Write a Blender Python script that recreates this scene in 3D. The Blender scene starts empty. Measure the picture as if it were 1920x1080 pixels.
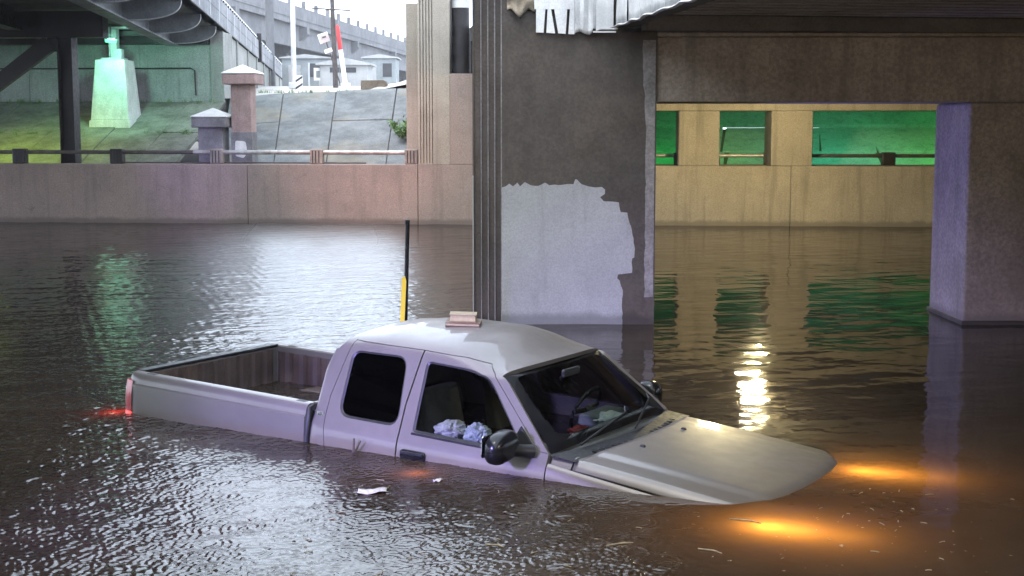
import bpy, bmesh, math, random
import numpy as np
from mathutils import Vector, Matrix, noise as mnoise

R = math.radians
S = bpy.context.scene
COL = S.collection
random.seed(7)

# ------------------------------------------------------------------ camera
cam_d = bpy.data.cameras.new('camera')
cam_d.sensor_width = 36.0
cam_d.lens = 36.0 * 2600.2 / 1920.0
cam_d.clip_start = 0.05
cam_d.clip_end = 4000
cam = bpy.data.objects.new('camera', cam_d)
cam.location = (0, 0, 2.3993)
cam.rotation_euler = (R(90 - 6.697), 0, 0)
COL.objects.link(cam)
S.camera = cam

# ------------------------------------------------------------------ sky and sun (overcast)
SUN_EL, SUN_AZ = 60.0, 225.0
world = bpy.data.worlds.new('World')
S.world = world
world.use_nodes = True
wn = world.node_tree
wn.nodes.clear()
w_out = wn.nodes.new('ShaderNodeOutputWorld')
w_bg = wn.nodes.new('ShaderNodeBackground')
w_sky = wn.nodes.new('ShaderNodeTexSky')
w_sky.sky_type = 'NISHITA'
w_sky.sun_disc = False
w_sky.sun_elevation = R(SUN_EL)
w_sky.sun_rotation = R(SUN_AZ)
w_sky.air_density = 1.0
w_sky.dust_density = 4.0
w_sky.ozone_density = 1.0
w_hsv = wn.nodes.new('ShaderNodeHueSaturation')
w_hsv.inputs['Saturation'].default_value = 0.22
w_bg.inputs['Strength'].default_value = 0.15
wn.links.new(w_sky.outputs['Color'], w_hsv.inputs['Color'])
w_mix = wn.nodes.new('ShaderNodeMix')          # an even cloud layer over most of the clear sky
w_mix.data_type = 'RGBA'
w_mix.inputs[0].default_value = 0.85
wn.links.new(w_hsv.outputs['Color'], w_mix.inputs[6])
w_mix.inputs[7].default_value = (7.5, 8.7, 10.4, 1.0)
wn.links.new(w_mix.outputs[2], w_bg.inputs['Color'])
wn.links.new(w_bg.outputs['Background'], w_out.inputs['Surface'])

sun_d = bpy.data.lights.new('sun', 'SUN')
sun_d.energy = 0.5
sun_d.angle = R(12)
sun_d.color = (1.0, 0.97, 0.93)
sun = bpy.data.objects.new('sun', sun_d)
sun.rotation_euler = (R(90 - SUN_EL), 0, R(180 - SUN_AZ))
sun.location = (0, 0, 60)
COL.objects.link(sun)

S.render.engine = 'CYCLES'
S.view_settings.view_transform = 'Standard'
S.view_settings.look = 'None'
S.view_settings.exposure = 1.7
S.view_settings.gamma = 1.0
S.view_settings.use_curve_mapping = False
S.cycles.use_denoising = True
S.cycles.max_bounces = 6
S.cycles.diffuse_bounces = 3
S.cycles.glossy_bounces = 3
S.cycles.use_adaptive_sampling = True
S.cycles.adaptive_threshold = 0.025
S.cycles.transmission_bounces = 4
S.cycles.transparent_max_bounces = 12
S.cycles.volume_bounces = 0
S.cycles.volume_step_rate = 4
S.cycles.sample_clamp_indirect = 6
S.cycles.caustics_reflective = False
S.cycles.caustics_refractive = False

# ================================================================== helpers
def new_mat(name):
    m = bpy.data.materials.new(name)
    m.use_nodes = True
    nt = m.node_tree
    nt.nodes.clear()
    out = nt.nodes.new('ShaderNodeOutputMaterial')
    return m, nt, out

def nd(nt, typ, **kw):
    n = nt.nodes.new(typ)
    for k, v in kw.items():
        if k in n.inputs:
            n.inputs[k].default_value = v
        else:
            setattr(n, k, v)
    return n

def c4(c):
    return (c[0], c[1], c[2], 1.0)

def mixc(nt, a, b, fac, blend='MIX'):
    m = nt.nodes.new('ShaderNodeMix')
    m.data_type = 'RGBA'
    m.blend_type = blend
    for key, val in (('Factor', fac), ('A', a), ('B', b)):
        sock = [s for s in m.inputs if s.name == key and (s.type == 'RGBA' or key == 'Factor' and s.type == 'VALUE')][0]
        if isinstance(val, (int, float)):
            sock.default_value = val
        elif isinstance(val, tuple):
            sock.default_value = c4(val)
        else:
            nt.links.new(val, sock)
    return [s for s in m.outputs if s.type == 'RGBA'][0]

def mth(nt, op, a, b=None, c=None, clamp=False):
    m = nt.nodes.new('ShaderNodeMath')
    m.operation = op
    m.use_clamp = clamp
    for i, v in enumerate((a, b, c)):
        if v is None:
            continue
        if isinstance(v, (int, float)):
            m.inputs[i].default_value = v
        else:
            nt.links.new(v, m.inputs[i])
    return m.outputs[0]

def ramp(nt, val, lo, hi, o0=0.0, o1=1.0):
    m = nt.nodes.new('ShaderNodeMapRange')
    m.interpolation_type = 'SMOOTHSTEP'
    nt.links.new(val, m.inputs['Value'])
    m.inputs['From Min'].default_value = lo
    m.inputs['From Max'].default_value = hi
    m.inputs['To Min'].default_value = o0
    m.inputs['To Max'].default_value = o1
    return m.outputs['Result']

def noise(nt, vec, scale, detail=3, rough=0.55):
    n = nt.nodes.new('ShaderNodeTexNoise')
    n.inputs['Scale'].default_value = scale
    n.inputs['Detail'].default_value = detail
    n.inputs['Roughness'].default_value = rough
    if vec is not None:
        nt.links.new(vec, n.inputs['Vector'])
    return n.outputs['Fac']

def vscale(nt, vec, s):
    m = nt.nodes.new('ShaderNodeMapping')
    m.inputs['Scale'].default_value = s
    nt.links.new(vec, m.inputs['Vector'])
    return m.outputs['Vector']

def surf(name, c1, c2, scale=1.2, rough=0.8, metal=0.0, grain=0.25, gscale=60, streak=0.0, stain=None,
         stain_amt=0.0, bump=0.0, spec=0.4, coat=0.0, rvar=0.1, wet=False, cracks=True):
    """weathered surface: two tones mixed by large noise, grain, vertical streaks, stains"""
    m, nt, out = new_mat(name)
    pos = nt.nodes.new('ShaderNodeNewGeometry').outputs['Position']
    big = noise(nt, pos, scale, 5, 0.6)
    col = mixc(nt, c1, c2, ramp(nt, big, 0.32, 0.68))
    if grain:
        g = noise(nt, pos, gscale, 2, 0.7)
        gv = ramp(nt, g, 0.25, 0.75, 1.0 - grain, 1.0 + grain * 0.6)
        gc = nt.nodes.new('ShaderNodeCombineColor')
        for i in range(3):
            nt.links.new(gv, gc.inputs[i])
        col = mixc(nt, col, gc.outputs[0], 1.0, 'MULTIPLY')
    if streak:
        sv = noise(nt, vscale(nt, pos, (5.0, 5.0, 0.35)), 1.0, 4, 0.6)
        f = ramp(nt, sv, 0.48, 0.72, 0.0, streak)
        col = mixc(nt, col, tuple(x * 0.35 for x in c1), f)
    if stain is not None:
        st = noise(nt, pos, scale * 0.55, 6, 0.65)
        f = ramp(nt, st, 0.5, 0.66, 0.0, stain_amt)
        col = mixc(nt, col, stain, f)
    if wet:                                   # soaked band and silt line above the flood level
        sz = nt.nodes.new('ShaderNodeSeparateXYZ'); nt.links.new(pos, sz.inputs[0])
        hgt = mth(nt, 'ADD', sz.outputs[2], mth(nt, 'MULTIPLY', noise(nt, pos, 3.5, 5, .6), -.16))
        col = mixc(nt, col, tuple(v_ * .42 for v_ in c1), ramp(nt, hgt, -.02, .09, .85, 0.0))
        cr = nt.nodes.new('ShaderNodeTexVoronoi'); cr.feature = 'DISTANCE_TO_EDGE'
        cr.inputs['Scale'].default_value = .55
        nt.links.new(mixc(nt, pos, (0, 0, 0), 0.0), cr.inputs['Vector'])
        wv = nt.nodes.new('ShaderNodeVectorMath'); wv.operation = 'ADD'
        nz = nt.nodes.new('ShaderNodeTexNoise'); nz.inputs['Scale'].default_value = 2.2; nz.inputs['Detail'].default_value = 4
        nt.links.new(pos, nz.inputs['Vector']); nt.links.new(pos, wv.inputs[0]); nt.links.new(nz.outputs['Color'], wv.inputs[1])
        nt.links.new(wv.outputs[0], cr.inputs['Vector'])
        crack = mth(nt, 'MULTIPLY', ramp(nt, cr.outputs['Distance'], .001, .006, .55 if cracks else 0.0, 0.0), ramp(nt, noise(nt, pos, .7, 3), .5, .62))
        col = mixc(nt, col, tuple(v_ * .3 for v_ in c1), crack)
    p = nd(nt, 'ShaderNodeBsdfPrincipled')
    nt.links.new(col, p.inputs['Base Color'])
    p.inputs['Metallic'].default_value = metal
    p.inputs['Specular IOR Level'].default_value = spec
    p.inputs['Coat Weight'].default_value = coat
    if rvar:
        rr = ramp(nt, noise(nt, pos, scale * 4, 4), 0.3, 0.7, max(0.02, rough - rvar), min(1, rough + rvar))
        nt.links.new(rr, p.inputs['Roughness'])
    else:
        p.inputs['Roughness'].default_value = rough
    if bump:
        b = nd(nt, 'ShaderNodeBump')
        b.inputs['Strength'].default_value = 0.6
        b.inputs['Distance'].default_value = bump
        hgt = mth(nt, 'ADD', noise(nt, pos, gscale * 0.4, 4, 0.65), mth(nt, 'MULTIPLY', big, 0.8))
        nt.links.new(hgt, b.inputs['Height'])
        nt.links.new(b.outputs['Normal'], p.inputs['Normal'])
    nt.links.new(p.outputs['BSDF'], out.inputs['Surface'])
    return m

def plain(name, col, rough=0.5, metal=0.0, spec=0.5, coat=0.0):
    return surf(name, col, tuple(x * 0.85 for x in col), 3.0, rough, metal, 0.08, 90, spec=spec, coat=coat, rvar=0.05)

def emit(name, col, strength):
    m, nt, out = new_mat(name)
    e = nd(nt, 'ShaderNodeEmission')
    e.inputs['Color'].default_value = c4(col)
    e.inputs['Strength'].default_value = strength
    nt.links.new(e.outputs[0], out.inputs['Surface'])
    return m

class MB:
    def __init__(s):
        s.v = []; s.f = []
    def add(s, vs, fs):
        o = len(s.v)
        s.v += [tuple(p) for p in vs]
        s.f += [tuple(i + o for i in f) for f in fs]
        return s
    def box(s, x0, x1, y0, y1, z0, z1):
        vs = [(x, y, z) for z in (z0, z1) for y in (y0, y1) for x in (x0, x1)]
        return s.add(vs, [(0, 2, 3, 1), (4, 5, 7, 6), (0, 1, 5, 4), (2, 6, 7, 3), (0, 4, 6, 2), (1, 3, 7, 5)])
    def frustum(s, cx, cy, z0, z1, hx0, hy0, hx1, hy1):
        vs = []
        for z, hx, hy in ((z0, hx0, hy0), (z1, hx1, hy1)):
            vs += [(cx - hx, cy - hy, z), (cx + hx, cy - hy, z), (cx - hx, cy + hy, z), (cx + hx, cy + hy, z)]
        return s.add(vs, [(0, 2, 3, 1), (4, 5, 7, 6), (0, 1, 5, 4), (2, 6, 7, 3), (0, 4, 6, 2), (1, 3, 7, 5)])
    def prism(s, poly, a, b, axis='y'):
        n = len(poly)
        def P(u, w, t):
            return {'y': (u, t, w), 'x': (t, u, w), 'z': (u, w, t)}[axis]
        vs = [P(u, w, a) for u, w in poly] + [P(u, w, b) for u, w in poly]
        fs = [tuple(range(n)), tuple(range(2 * n - 1, n - 1, -1))]
        fs += [(i, i + n, (i + 1) % n + n, (i + 1) % n) for i in range(n)]
        return s.add(vs, fs)
    def tube(s, pts, r, n=8, caps=True):
        pts = [Vector(p) for p in pts]
        rs = r if isinstance(r, (list, tuple)) else [r] * len(pts)
        vs = []
        for i, p in enumerate(pts):
            t = (pts[min(i + 1, len(pts) - 1)] - pts[max(i - 1, 0)]).normalized()
            up = Vector((0, 0, 1)) if abs(t.z) < 0.9 else Vector((1, 0, 0))
            a = t.cross(up).normalized(); b = a.cross(t)
            for k in range(n):
                an = 2 * math.pi * k / n
                vs.append(p + (a * math.cos(an) + b * math.sin(an)) * rs[i])
        fs = []
        for i in range(len(pts) - 1):
            for k in range(n):
                fs.append((i * n + k, i * n + (k + 1) % n, (i + 1) * n + (k + 1) % n, (i + 1) * n + k))
        if caps:
            fs.append(tuple(range(n - 1, -1, -1)))
            fs.append(tuple(range((len(pts) - 1) * n, len(pts) * n)))
        return s.add(vs, fs)
    def grid(s, fn, nu, nv):
        vs = [fn(i / nu, j / nv) for j in range(nv + 1) for i in range(nu + 1)]
        fs = [(j * (nu + 1) + i, j * (nu + 1) + i + 1, (j + 1) * (nu + 1) + i + 1, (j + 1) * (nu + 1) + i)
              for j in range(nv) for i in range(nu)]
        return s.add(vs, fs)
    def mesh(s, name='mesh'):
        me = bpy.data.meshes.new(name)
        me.from_pydata(s.v, [], s.f)
        bm = bmesh.new(); bm.from_mesh(me)
        bmesh.ops.remove_doubles(bm, verts=bm.verts, dist=1e-5)
        bmesh.ops.recalc_face_normals(bm, faces=bm.faces)
        bm.to_mesh(me); bm.free()
        return me
    def build(s, name, mat, parent=None, smooth=None, bevel=0.0, seg=2, solid=0.0, subd=0, loc=None, rotz=0.0):
        return link(name, s.mesh(name), mat, parent, smooth, bevel, seg, solid, subd, loc, rotz)

def link(name, me, mat, parent=None, smooth=None, bevel=0.0, seg=2, solid=0.0, subd=0, loc=None, rotz=0.0):
    me.materials.clear()
    me.materials.append(mat)
    if smooth is not None:
        for p in me.polygons:
            p.use_smooth = True
        me.set_sharp_from_angle(angle=R(smooth))
    o = bpy.data.objects.new(name, me)
    COL.objects.link(o)
    if parent is not None:
        o.parent = parent
    if loc is not None:
        o.location = loc
    if rotz:
        o.rotation_euler = (0, 0, rotz)
    if solid:
        m = o.modifiers.new('solid', 'SOLIDIFY'); m.thickness = solid; m.offset = -1
    if bevel:
        m = o.modifiers.new('bevel', 'BEVEL'); m.width = bevel; m.segments = seg
        m.limit_method = 'ANGLE'; m.angle_limit = R(35)
    if subd:
        m = o.modifiers.new('sub', 'SUBSURF'); m.levels = subd; m.render_levels = subd
    return o

def thing(name, label, cat, loc=(0, 0, 0), rotz=0.0, group=None):
    o = bpy.data.objects.new(name, None)
    o.empty_display_size = 0.2
    COL.objects.link(o)
    o.location = loc
    o.rotation_euler = (0, 0, rotz)
    tag(o, label, cat, group)
    return o

def tag(o, label, cat, group=None):
    o['label'] = label; o['category'] = cat
    if group:
        o['group'] = group
    return o

def structure(o):
    o['kind'] = 'structure'
    return o

def boolean(me_a, me_b, op):
    oa = bpy.data.objects.new('tmp_a', me_a); ob = bpy.data.objects.new('tmp_b', me_b)
    COL.objects.link(oa); COL.objects.link(ob)
    m = oa.modifiers.new('b', 'BOOLEAN'); m.operation = op; m.object = ob; m.solver = 'EXACT'
    dg = bpy.context.evaluated_depsgraph_get()
    me = bpy.data.meshes.new_from_object(oa.evaluated_get(dg))
    bpy.data.objects.remove(oa); bpy.data.objects.remove(ob)
    return me

def light(name, typ, loc, energy, col, parent=None, **kw):
    d = bpy.data.lights.new(name, typ)
    d.energy = energy; d.color = col
    for k, v in kw.items():
        setattr(d, k, v)
    o = bpy.data.objects.new(name, d)
    o.location = loc
    COL.objects.link(o)
    if parent is not None:
        o.parent = parent
    return o

def aim(o, target):
    o.rotation_euler = (Vector(target) - Vector(o.location)).to_track_quat('-Z', 'Y').to_euler()

def round_poly(poly, rad, n=6):
    out = []
    N = len(poly)
    rads = rad if isinstance(rad, (list, tuple)) else [rad] * N
    for i in range(N):
        p0, p1, p2 = Vector(poly[i - 1]), Vector(poly[i]), Vector(poly[(i + 1) % N])
        a = (p0 - p1); b = (p2 - p1)
        r = min(rads[i], a.length * 0.45, b.length * 0.45)
        if r < 1e-4:
            out.append((p1.x, p1.y)); continue
        s = p1 + a.normalized() * r; e = p1 + b.normalized() * r
        for k in range(n + 1):
            t = k / n
            q = s * (1 - t) ** 2 + p1 * 2 * t * (1 - t) + e * t ** 2
            out.append((q.x, q.y))
    return out

def offset_poly(poly, d):
    """shift every vertex of a closed outline by d along its inward normal"""
    n = len(poly)
    area = sum(poly[i][0] * poly[(i + 1) % n][1] - poly[(i + 1) % n][0] * poly[i][1] for i in range(n))
    sg = 1 if area > 0 else -1
    out = []
    for i in range(n):
        a, b = Vector(poly[i - 1]), Vector(poly[(i + 1) % n])
        t = (b - a)
        t = t.normalized() if t.length > 1e-9 else Vector((1, 0))
        out.append((poly[i][0] - t.y * d * sg, poly[i][1] + t.x * d * sg))
    return out

def sstep(x, a, b):
    t = min(1.0, max(0.0, (x - a) / (b - a)))
    return t * t * (3 - 2 * t)

# frame of the far wall: local x along the wall, local y away from the camera
WO = Vector((-1.0, 33.65, 0)); WR = R(-4.11)
def wl(x, y, z=0.0):
    return (WO.x + x * math.cos(WR) - y * math.sin(WR), WO.y + x * math.sin(WR) + y * math.cos(WR), z)

# ================================================================== materials
M = {}
M['pink_conc'] = surf('pinkish concrete', (0.27, 0.205, 0.175), (0.22, 0.17, 0.148), 0.7, 0.85, 0, 0.25, 40, 0.28, wet=True, bump=0.004)
M['cream_conc'] = surf('cream concrete', (0.33, 0.285, 0.23), (0.27, 0.235, 0.19), 0.8, 0.85, 0, 0.22, 40, 0.45, wet=True, bump=0.004)
M['dark_paint'] = surf('dark taupe paint on concrete', (0.066, 0.051, 0.040), (0.046, 0.037, 0.030), 0.9, 0.75, 0, 0.25, 30, 0.35,
                       (0.075, 0.060, 0.048), 0.4, wet=True, bump=0.004)
M['beam_conc'] = surf('sooty concrete', (0.30, 0.248, 0.20), (0.20, 0.165, 0.135), 0.8, 0.85, 0, 0.3, 25, 0.4,
                      (0.15, 0.115, 0.085), 0.5, wet=True, bump=0.005)
M['edge_paint'] = surf('worn grey paint', (0.22, 0.20, 0.19), (0.16, 0.145, 0.135), 3.0, 0.8, 0, 0.3, 30, 0.3, bump=0.004)
M['patch'] = surf('fresh grey paint', (0.29, 0.287, 0.282), (0.255, 0.252, 0.25), 1.5, 0.7, 0, 0.16, 50, 0.28, cracks=False, wet=True, bump=0.002)
M['grey_conc'] = surf('grey concrete slab', (0.15, 0.157, 0.155), (0.085, 0.09, 0.09), 0.9, 0.88, 0, 0.3, 30, 0.15,
                      (0.22, 0.17, 0.09), 0.35, bump=0.006)
M['slope_conc'] = surf('mossy slope concrete', (0.20, 0.21, 0.17), (0.10, 0.105, 0.08), 1.2, 0.9, 0, 0.3, 25, 0.5, bump=0.006)
M['abut_conc'] = surf('pale abutment concrete', (0.34, 0.34, 0.33), (0.25, 0.25, 0.245), 0.8, 0.88, 0, 0.25, 25, 0.5, bump=0.004)
M['wall_panel'] = surf('retaining panel concrete', (0.28, 0.28, 0.26), (0.21, 0.21, 0.195), 0.7, 0.88, 0, 0.2, 20, 0.35, bump=0.004)
M['parapet'] = surf('weathered parapet', (0.26, 0.26, 0.27), (0.16, 0.16, 0.17), 0.6, 0.88, 0, 0.3, 14, 0.45, bump=0.006)
M['viaduct'] = surf('viaduct concrete', (0.175, 0.172, 0.178), (0.13, 0.13, 0.135), 0.2, 0.9, 0, 0.12, 3, 0.3)
M['steel_dark'] = surf('dark bridge steel', (0.018, 0.016, 0.018), (0.028, 0.023, 0.022), 2.5, 0.55, 0.3, 0.25, 40, 0.3, bump=0.002)
M['steel_grey'] = surf('grey steel with sky-lit girder tone', (0.22, 0.23, 0.24), (0.15, 0.155, 0.165), 1.5, 0.6, 0.0, 0.2, 30, 0.35, bump=0.002)
M['bracket'] = surf('pale steel with flange highlight', (0.48, 0.48, 0.49), (0.36, 0.36, 0.38), 2.0, 0.6, 0.0, 0.15, 40, 0.3)
M['galv'] = surf('galvanised pipe', (0.45, 0.44, 0.43), (0.28, 0.25, 0.23), 5.0, 0.45, 0.5, 0.2, 60, 0.2)
M['rail_dark'] = surf('dark rail pipe', (0.055, 0.05, 0.048), (0.10, 0.08, 0.07), 6.0, 0.5, 0.3, 0.2, 60)
M['rail_post'] = surf('rail post concrete', (0.28, 0.23, 0.20), (0.18, 0.15, 0.13), 4.0, 0.85, 0, 0.25, 50, 0.3, bump=0.004)
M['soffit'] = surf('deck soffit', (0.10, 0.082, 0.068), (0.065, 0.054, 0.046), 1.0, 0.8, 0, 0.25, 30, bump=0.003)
M['rib'] = surf('metal deck rib', (0.36, 0.31, 0.26), (0.26, 0.225, 0.19), 1.5, 0.55, 0.2, 0.2, 40)
M['white_metal'] = surf('white sheet metal', (0.62, 0.61, 0.59), (0.46, 0.455, 0.45), 2.5, 0.5, 0.0, 0.12, 50, 0.25)
M['black'] = plain('black', (0.006, 0.006, 0.006), 0.6)
M['canvas'] = surf('tan canvas', (0.34, 0.28, 0.20), (0.22, 0.18, 0.13), 8, 0.9, 0, 0.2, 60, bump=0.004)
M['brick_pink'] = surf('pink painted masonry', (0.36, 0.25, 0.235), (0.28, 0.195, 0.18), 3.0, 0.85, 0, 0.25, 40, 0.3, bump=0.003)
M['mason_grey'] = surf('grey masonry', (0.20, 0.19, 0.20), (0.13, 0.125, 0.13), 3.0, 0.85, 0, 0.25, 40, 0.3, bump=0.003)
M['cap_white'] = surf('white cap stone', (0.66, 0.65, 0.62), (0.55, 0.54, 0.52), 5.0, 0.8, 0, 0.12, 50, 0.15)
M['pedestal'] = surf('pale concrete pedestal', (0.62, 0.64, 0.60), (0.48, 0.50, 0.46), 2.2, 0.85, 0, 0.2, 30, 0.3, bump=0.004)
M['earth'] = surf('muddy ground', (0.09, 0.075, 0.055), (0.06, 0.05, 0.04), 0.5, 0.95, 0, 0.3, 20)
M['gravel'] = surf('pale gravel ground', (0.42, 0.39, 0.35), (0.30, 0.28, 0.25), 0.8, 0.95, 0, 0.35, 12)
M['pave'] = surf('sidewalk', (0.30, 0.285, 0.265), (0.22, 0.21, 0.20), 0.8, 0.9, 0, 0.25, 20)
M['hut_white'] = surf('white hut siding', (0.36, 0.36, 0.36), (0.30, 0.30, 0.30), 1.5, 0.7, 0, 0.08, 20, 0.2)
M['hut_grey'] = surf('grey shed siding', (0.26, 0.28, 0.285), (0.20, 0.215, 0.22), 1.5, 0.7, 0, 0.1, 20, 0.2)
M['wood_pole'] = surf('weathered pole', (0.09, 0.075, 0.07), (0.06, 0.05, 0.048), 2.0, 0.9, 0, 0.3, 20, 0.3)
M['light_pole'] = surf('pale metal pole', (0.55, 0.55, 0.56), (0.42, 0.42, 0.44), 2.0, 0.5, 0.2, 0.1, 30)
M['red'] = plain('red paint', (0.55, 0.03, 0.03), 0.5)
M['white'] = plain('white paint', (0.78, 0.78, 0.76), 0.5)
M['yellow'] = plain('yellow reflective tape', (0.75, 0.52, 0.03), 0.45)
M['timber'] = surf('old timber', (0.10, 0.08, 0.06), (0.16, 0.13, 0.10), 4, 0.9, 0, 0.3, 30, bump=0.01)
M['leaf'] = surf('fresh leaves', (0.06, 0.14, 0.03), (0.10, 0.19, 0.04), 12, 0.6, 0, 0.15, 60)
M['stem'] = plain('green stem', (0.08, 0.10, 0.03), 0.7)
M['hut_dark'] = plain('dark louvre', (0.05, 0.05, 0.055), 0.6)

def paint_mat():
    m, nt, out = new_mat('pewter metallic paint')
    tc = nt.nodes.new('ShaderNodeTexCoord').outputs['Object']
    p = nd(nt, 'ShaderNodeBsdfPrincipled')
    col = mixc(nt, (0.112, 0.100, 0.091), (0.098, 0.088, 0.080), ramp(nt, noise(nt, tc, 1.7, 5, 0.6), 0.35, 0.65))
    wz = nt.nodes.new('ShaderNodeSeparateXYZ')          # silt film just above the flood level
    wp = nt.nodes.new('ShaderNodeNewGeometry').outputs['Position']
    nt.links.new(wp, wz.inputs[0])
    hz_ = mth(nt, 'ADD', wz.outputs[2], mth(nt, 'MULTIPLY', noise(nt, wp, 6, 5, .65), -.10))
    col = mixc(nt, col, (0.10, 0.08, 0.06), ramp(nt, hz_, -.03, .05, .75, 0.0))
    nt.links.new(col, p.inputs['Base Color'])
    p.inputs['Metallic'].default_value = 0.25
    rr = ramp(nt, noise(nt, tc, 8, 5, 0.6), 0.3, 0.7, 0.36, 0.44)
    nt.links.new(rr, p.inputs['Roughness'])
    p.inputs['Coat Weight'].default_value = 0.4
    p.inputs['Coat Roughness'].default_value = 0.05
    p.inputs['Specular IOR Level'].default_value = 0.3
    nt.links.new(p.outputs[0], out.inputs['Surface'])
    return m
M['paint'] = paint_mat()
M['trim'] = surf('black plastic trim', (0.008, 0.008, 0.009), (0.013, 0.013, 0.013), 6, 0.45, 0, 0.1, 80, spec=0.25)
M['gloss_trim'] = surf('gloss black plastic', (0.005, 0.005, 0.006), (0.008, 0.008, 0.008), 6, 0.22, 0, 0.05, 80, spec=0.25, rvar=0.04)
M['bed_inner'] = surf('dirty bed steel', (0.040, 0.026, 0.020), (0.070, 0.048, 0.037), 4, 0.6, 0.1, 0.25, 50, 0.4)
M['interior'] = surf('interior cloth', (0.13, 0.12, 0.105), (0.09, 0.083, 0.075), 4, 0.9, 0, 0.2, 120)
M['dash'] = surf('grey dash plastic', (0.15, 0.155, 0.145), (0.12, 0.12, 0.115), 4, 0.6, 0, 0.1, 80)
M['bag'] = surf('white plastic bag', (0.72, 0.72, 0.68), (0.55, 0.56, 0.53), 14, 0.5, 0, 0.1, 60, bump=0.01)
M['bag_blue'] = surf('pale blue plastic bag', (0.45, 0.52, 0.58), (0.65, 0.68, 0.70), 20, 0.4, 0, 0.1, 60, bump=0.01)
M['red_cloth'] = surf('dark red cloth', (0.28, 0.03, 0.035), (0.18, 0.02, 0.025), 18, 0.9, 0, 0.2, 90)
M['pages'] = surf('book pages', (0.36, 0.30, 0.15), (0.28, 0.23, 0.12), 10, 0.9, 0, 0.1, 90)
M['cover'] = surf('brown book cover', (0.10, 0.055, 0.025), (0.07, 0.04, 0.02), 6, 0.6, 0, 0.15, 80)
M['cover_tan'] = surf('tan book cover', (0.20, 0.155, 0.08), (0.16, 0.12, 0.065), 6, 0.6, 0, 0.15, 80)
M['chrome'] = plain('chrome', (0.7, 0.7, 0.7), 0.15, 1.0)
M['twig'] = surf('wet twig', (0.035, 0.026, 0.018), (0.06, 0.045, 0.03), 20, 0.6)
M['litter'] = surf('leaf litter', (0.22, 0.17, 0.10), (0.12, 0.09, 0.05), 30, 0.7)
M['paper'] = surf('wet paper', (0.36, 0.33, 0.29), (0.22, 0.20, 0.175), 25, 0.6)

def glass_mat(name, tint, amount=1.0, extra=0.0):
    m, nt, out = new_mat(name)
    fr = nd(nt, 'ShaderNodeFresnel'); fr.inputs['IOR'].default_value = 1.52
    tr = nd(nt, 'ShaderNodeBsdfTransparent'); tr.inputs['Color'].default_value = c4(tint)
    gl = nd(nt, 'ShaderNodeBsdfGlossy'); gl.inputs['Roughness'].default_value = 0.02
    mx = nt.nodes.new('ShaderNodeMixShader')
    nt.links.new(mth(nt, 'ADD', mth(nt, 'MULTIPLY', fr.outputs[0], amount), extra, clamp=True), mx.inputs[0])
    nt.links.new(tr.outputs[0], mx.inputs[1]); nt.links.new(gl.outputs[0], mx.inputs[2])
    nt.links.new(mx.outputs[0], out.inputs['Surface'])
    return m
M['glass'] = glass_mat('clear side glass', (0.55, 0.58, 0.55))
M['glass_dark'] = glass_mat('privacy glass', (0.04, 0.04, 0.042), 1.25)
M['windshield'] = glass_mat('windshield glass', (0.62, 0.70, 0.66))

def lamp_lens(name, col, estr, ecol):
    m, nt, out = new_mat(name)
    p = nd(nt, 'ShaderNodeBsdfPrincipled')
    p.inputs['Base Color'].default_value = c4(col)
    p.inputs['Roughness'].default_value = 0.12
    p.inputs['Coat Weight'].default_value = 0.5
    p.inputs['Emission Color'].default_value = c4(ecol)
    p.inputs['Emission Strength'].default_value = estr
    nt.links.new(p.outputs[0], out.inputs['Surface'])
    return m
M['tail_red'] = lamp_lens('red tail lens', (0.35, 0.01, 0.015), 0.003, (1.0, 0.03, 0.03))
M['tail_lit'] = lamp_lens('lit red tail lens', (0.5, 0.02, 0.02), 0.7, (1.0, 0.07, 0.06))
M['head_lit'] = lamp_lens('lit headlight lens', (0.8, 0.7, 0.5), 8.0, (1.0, 0.62, 0.2))

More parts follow.
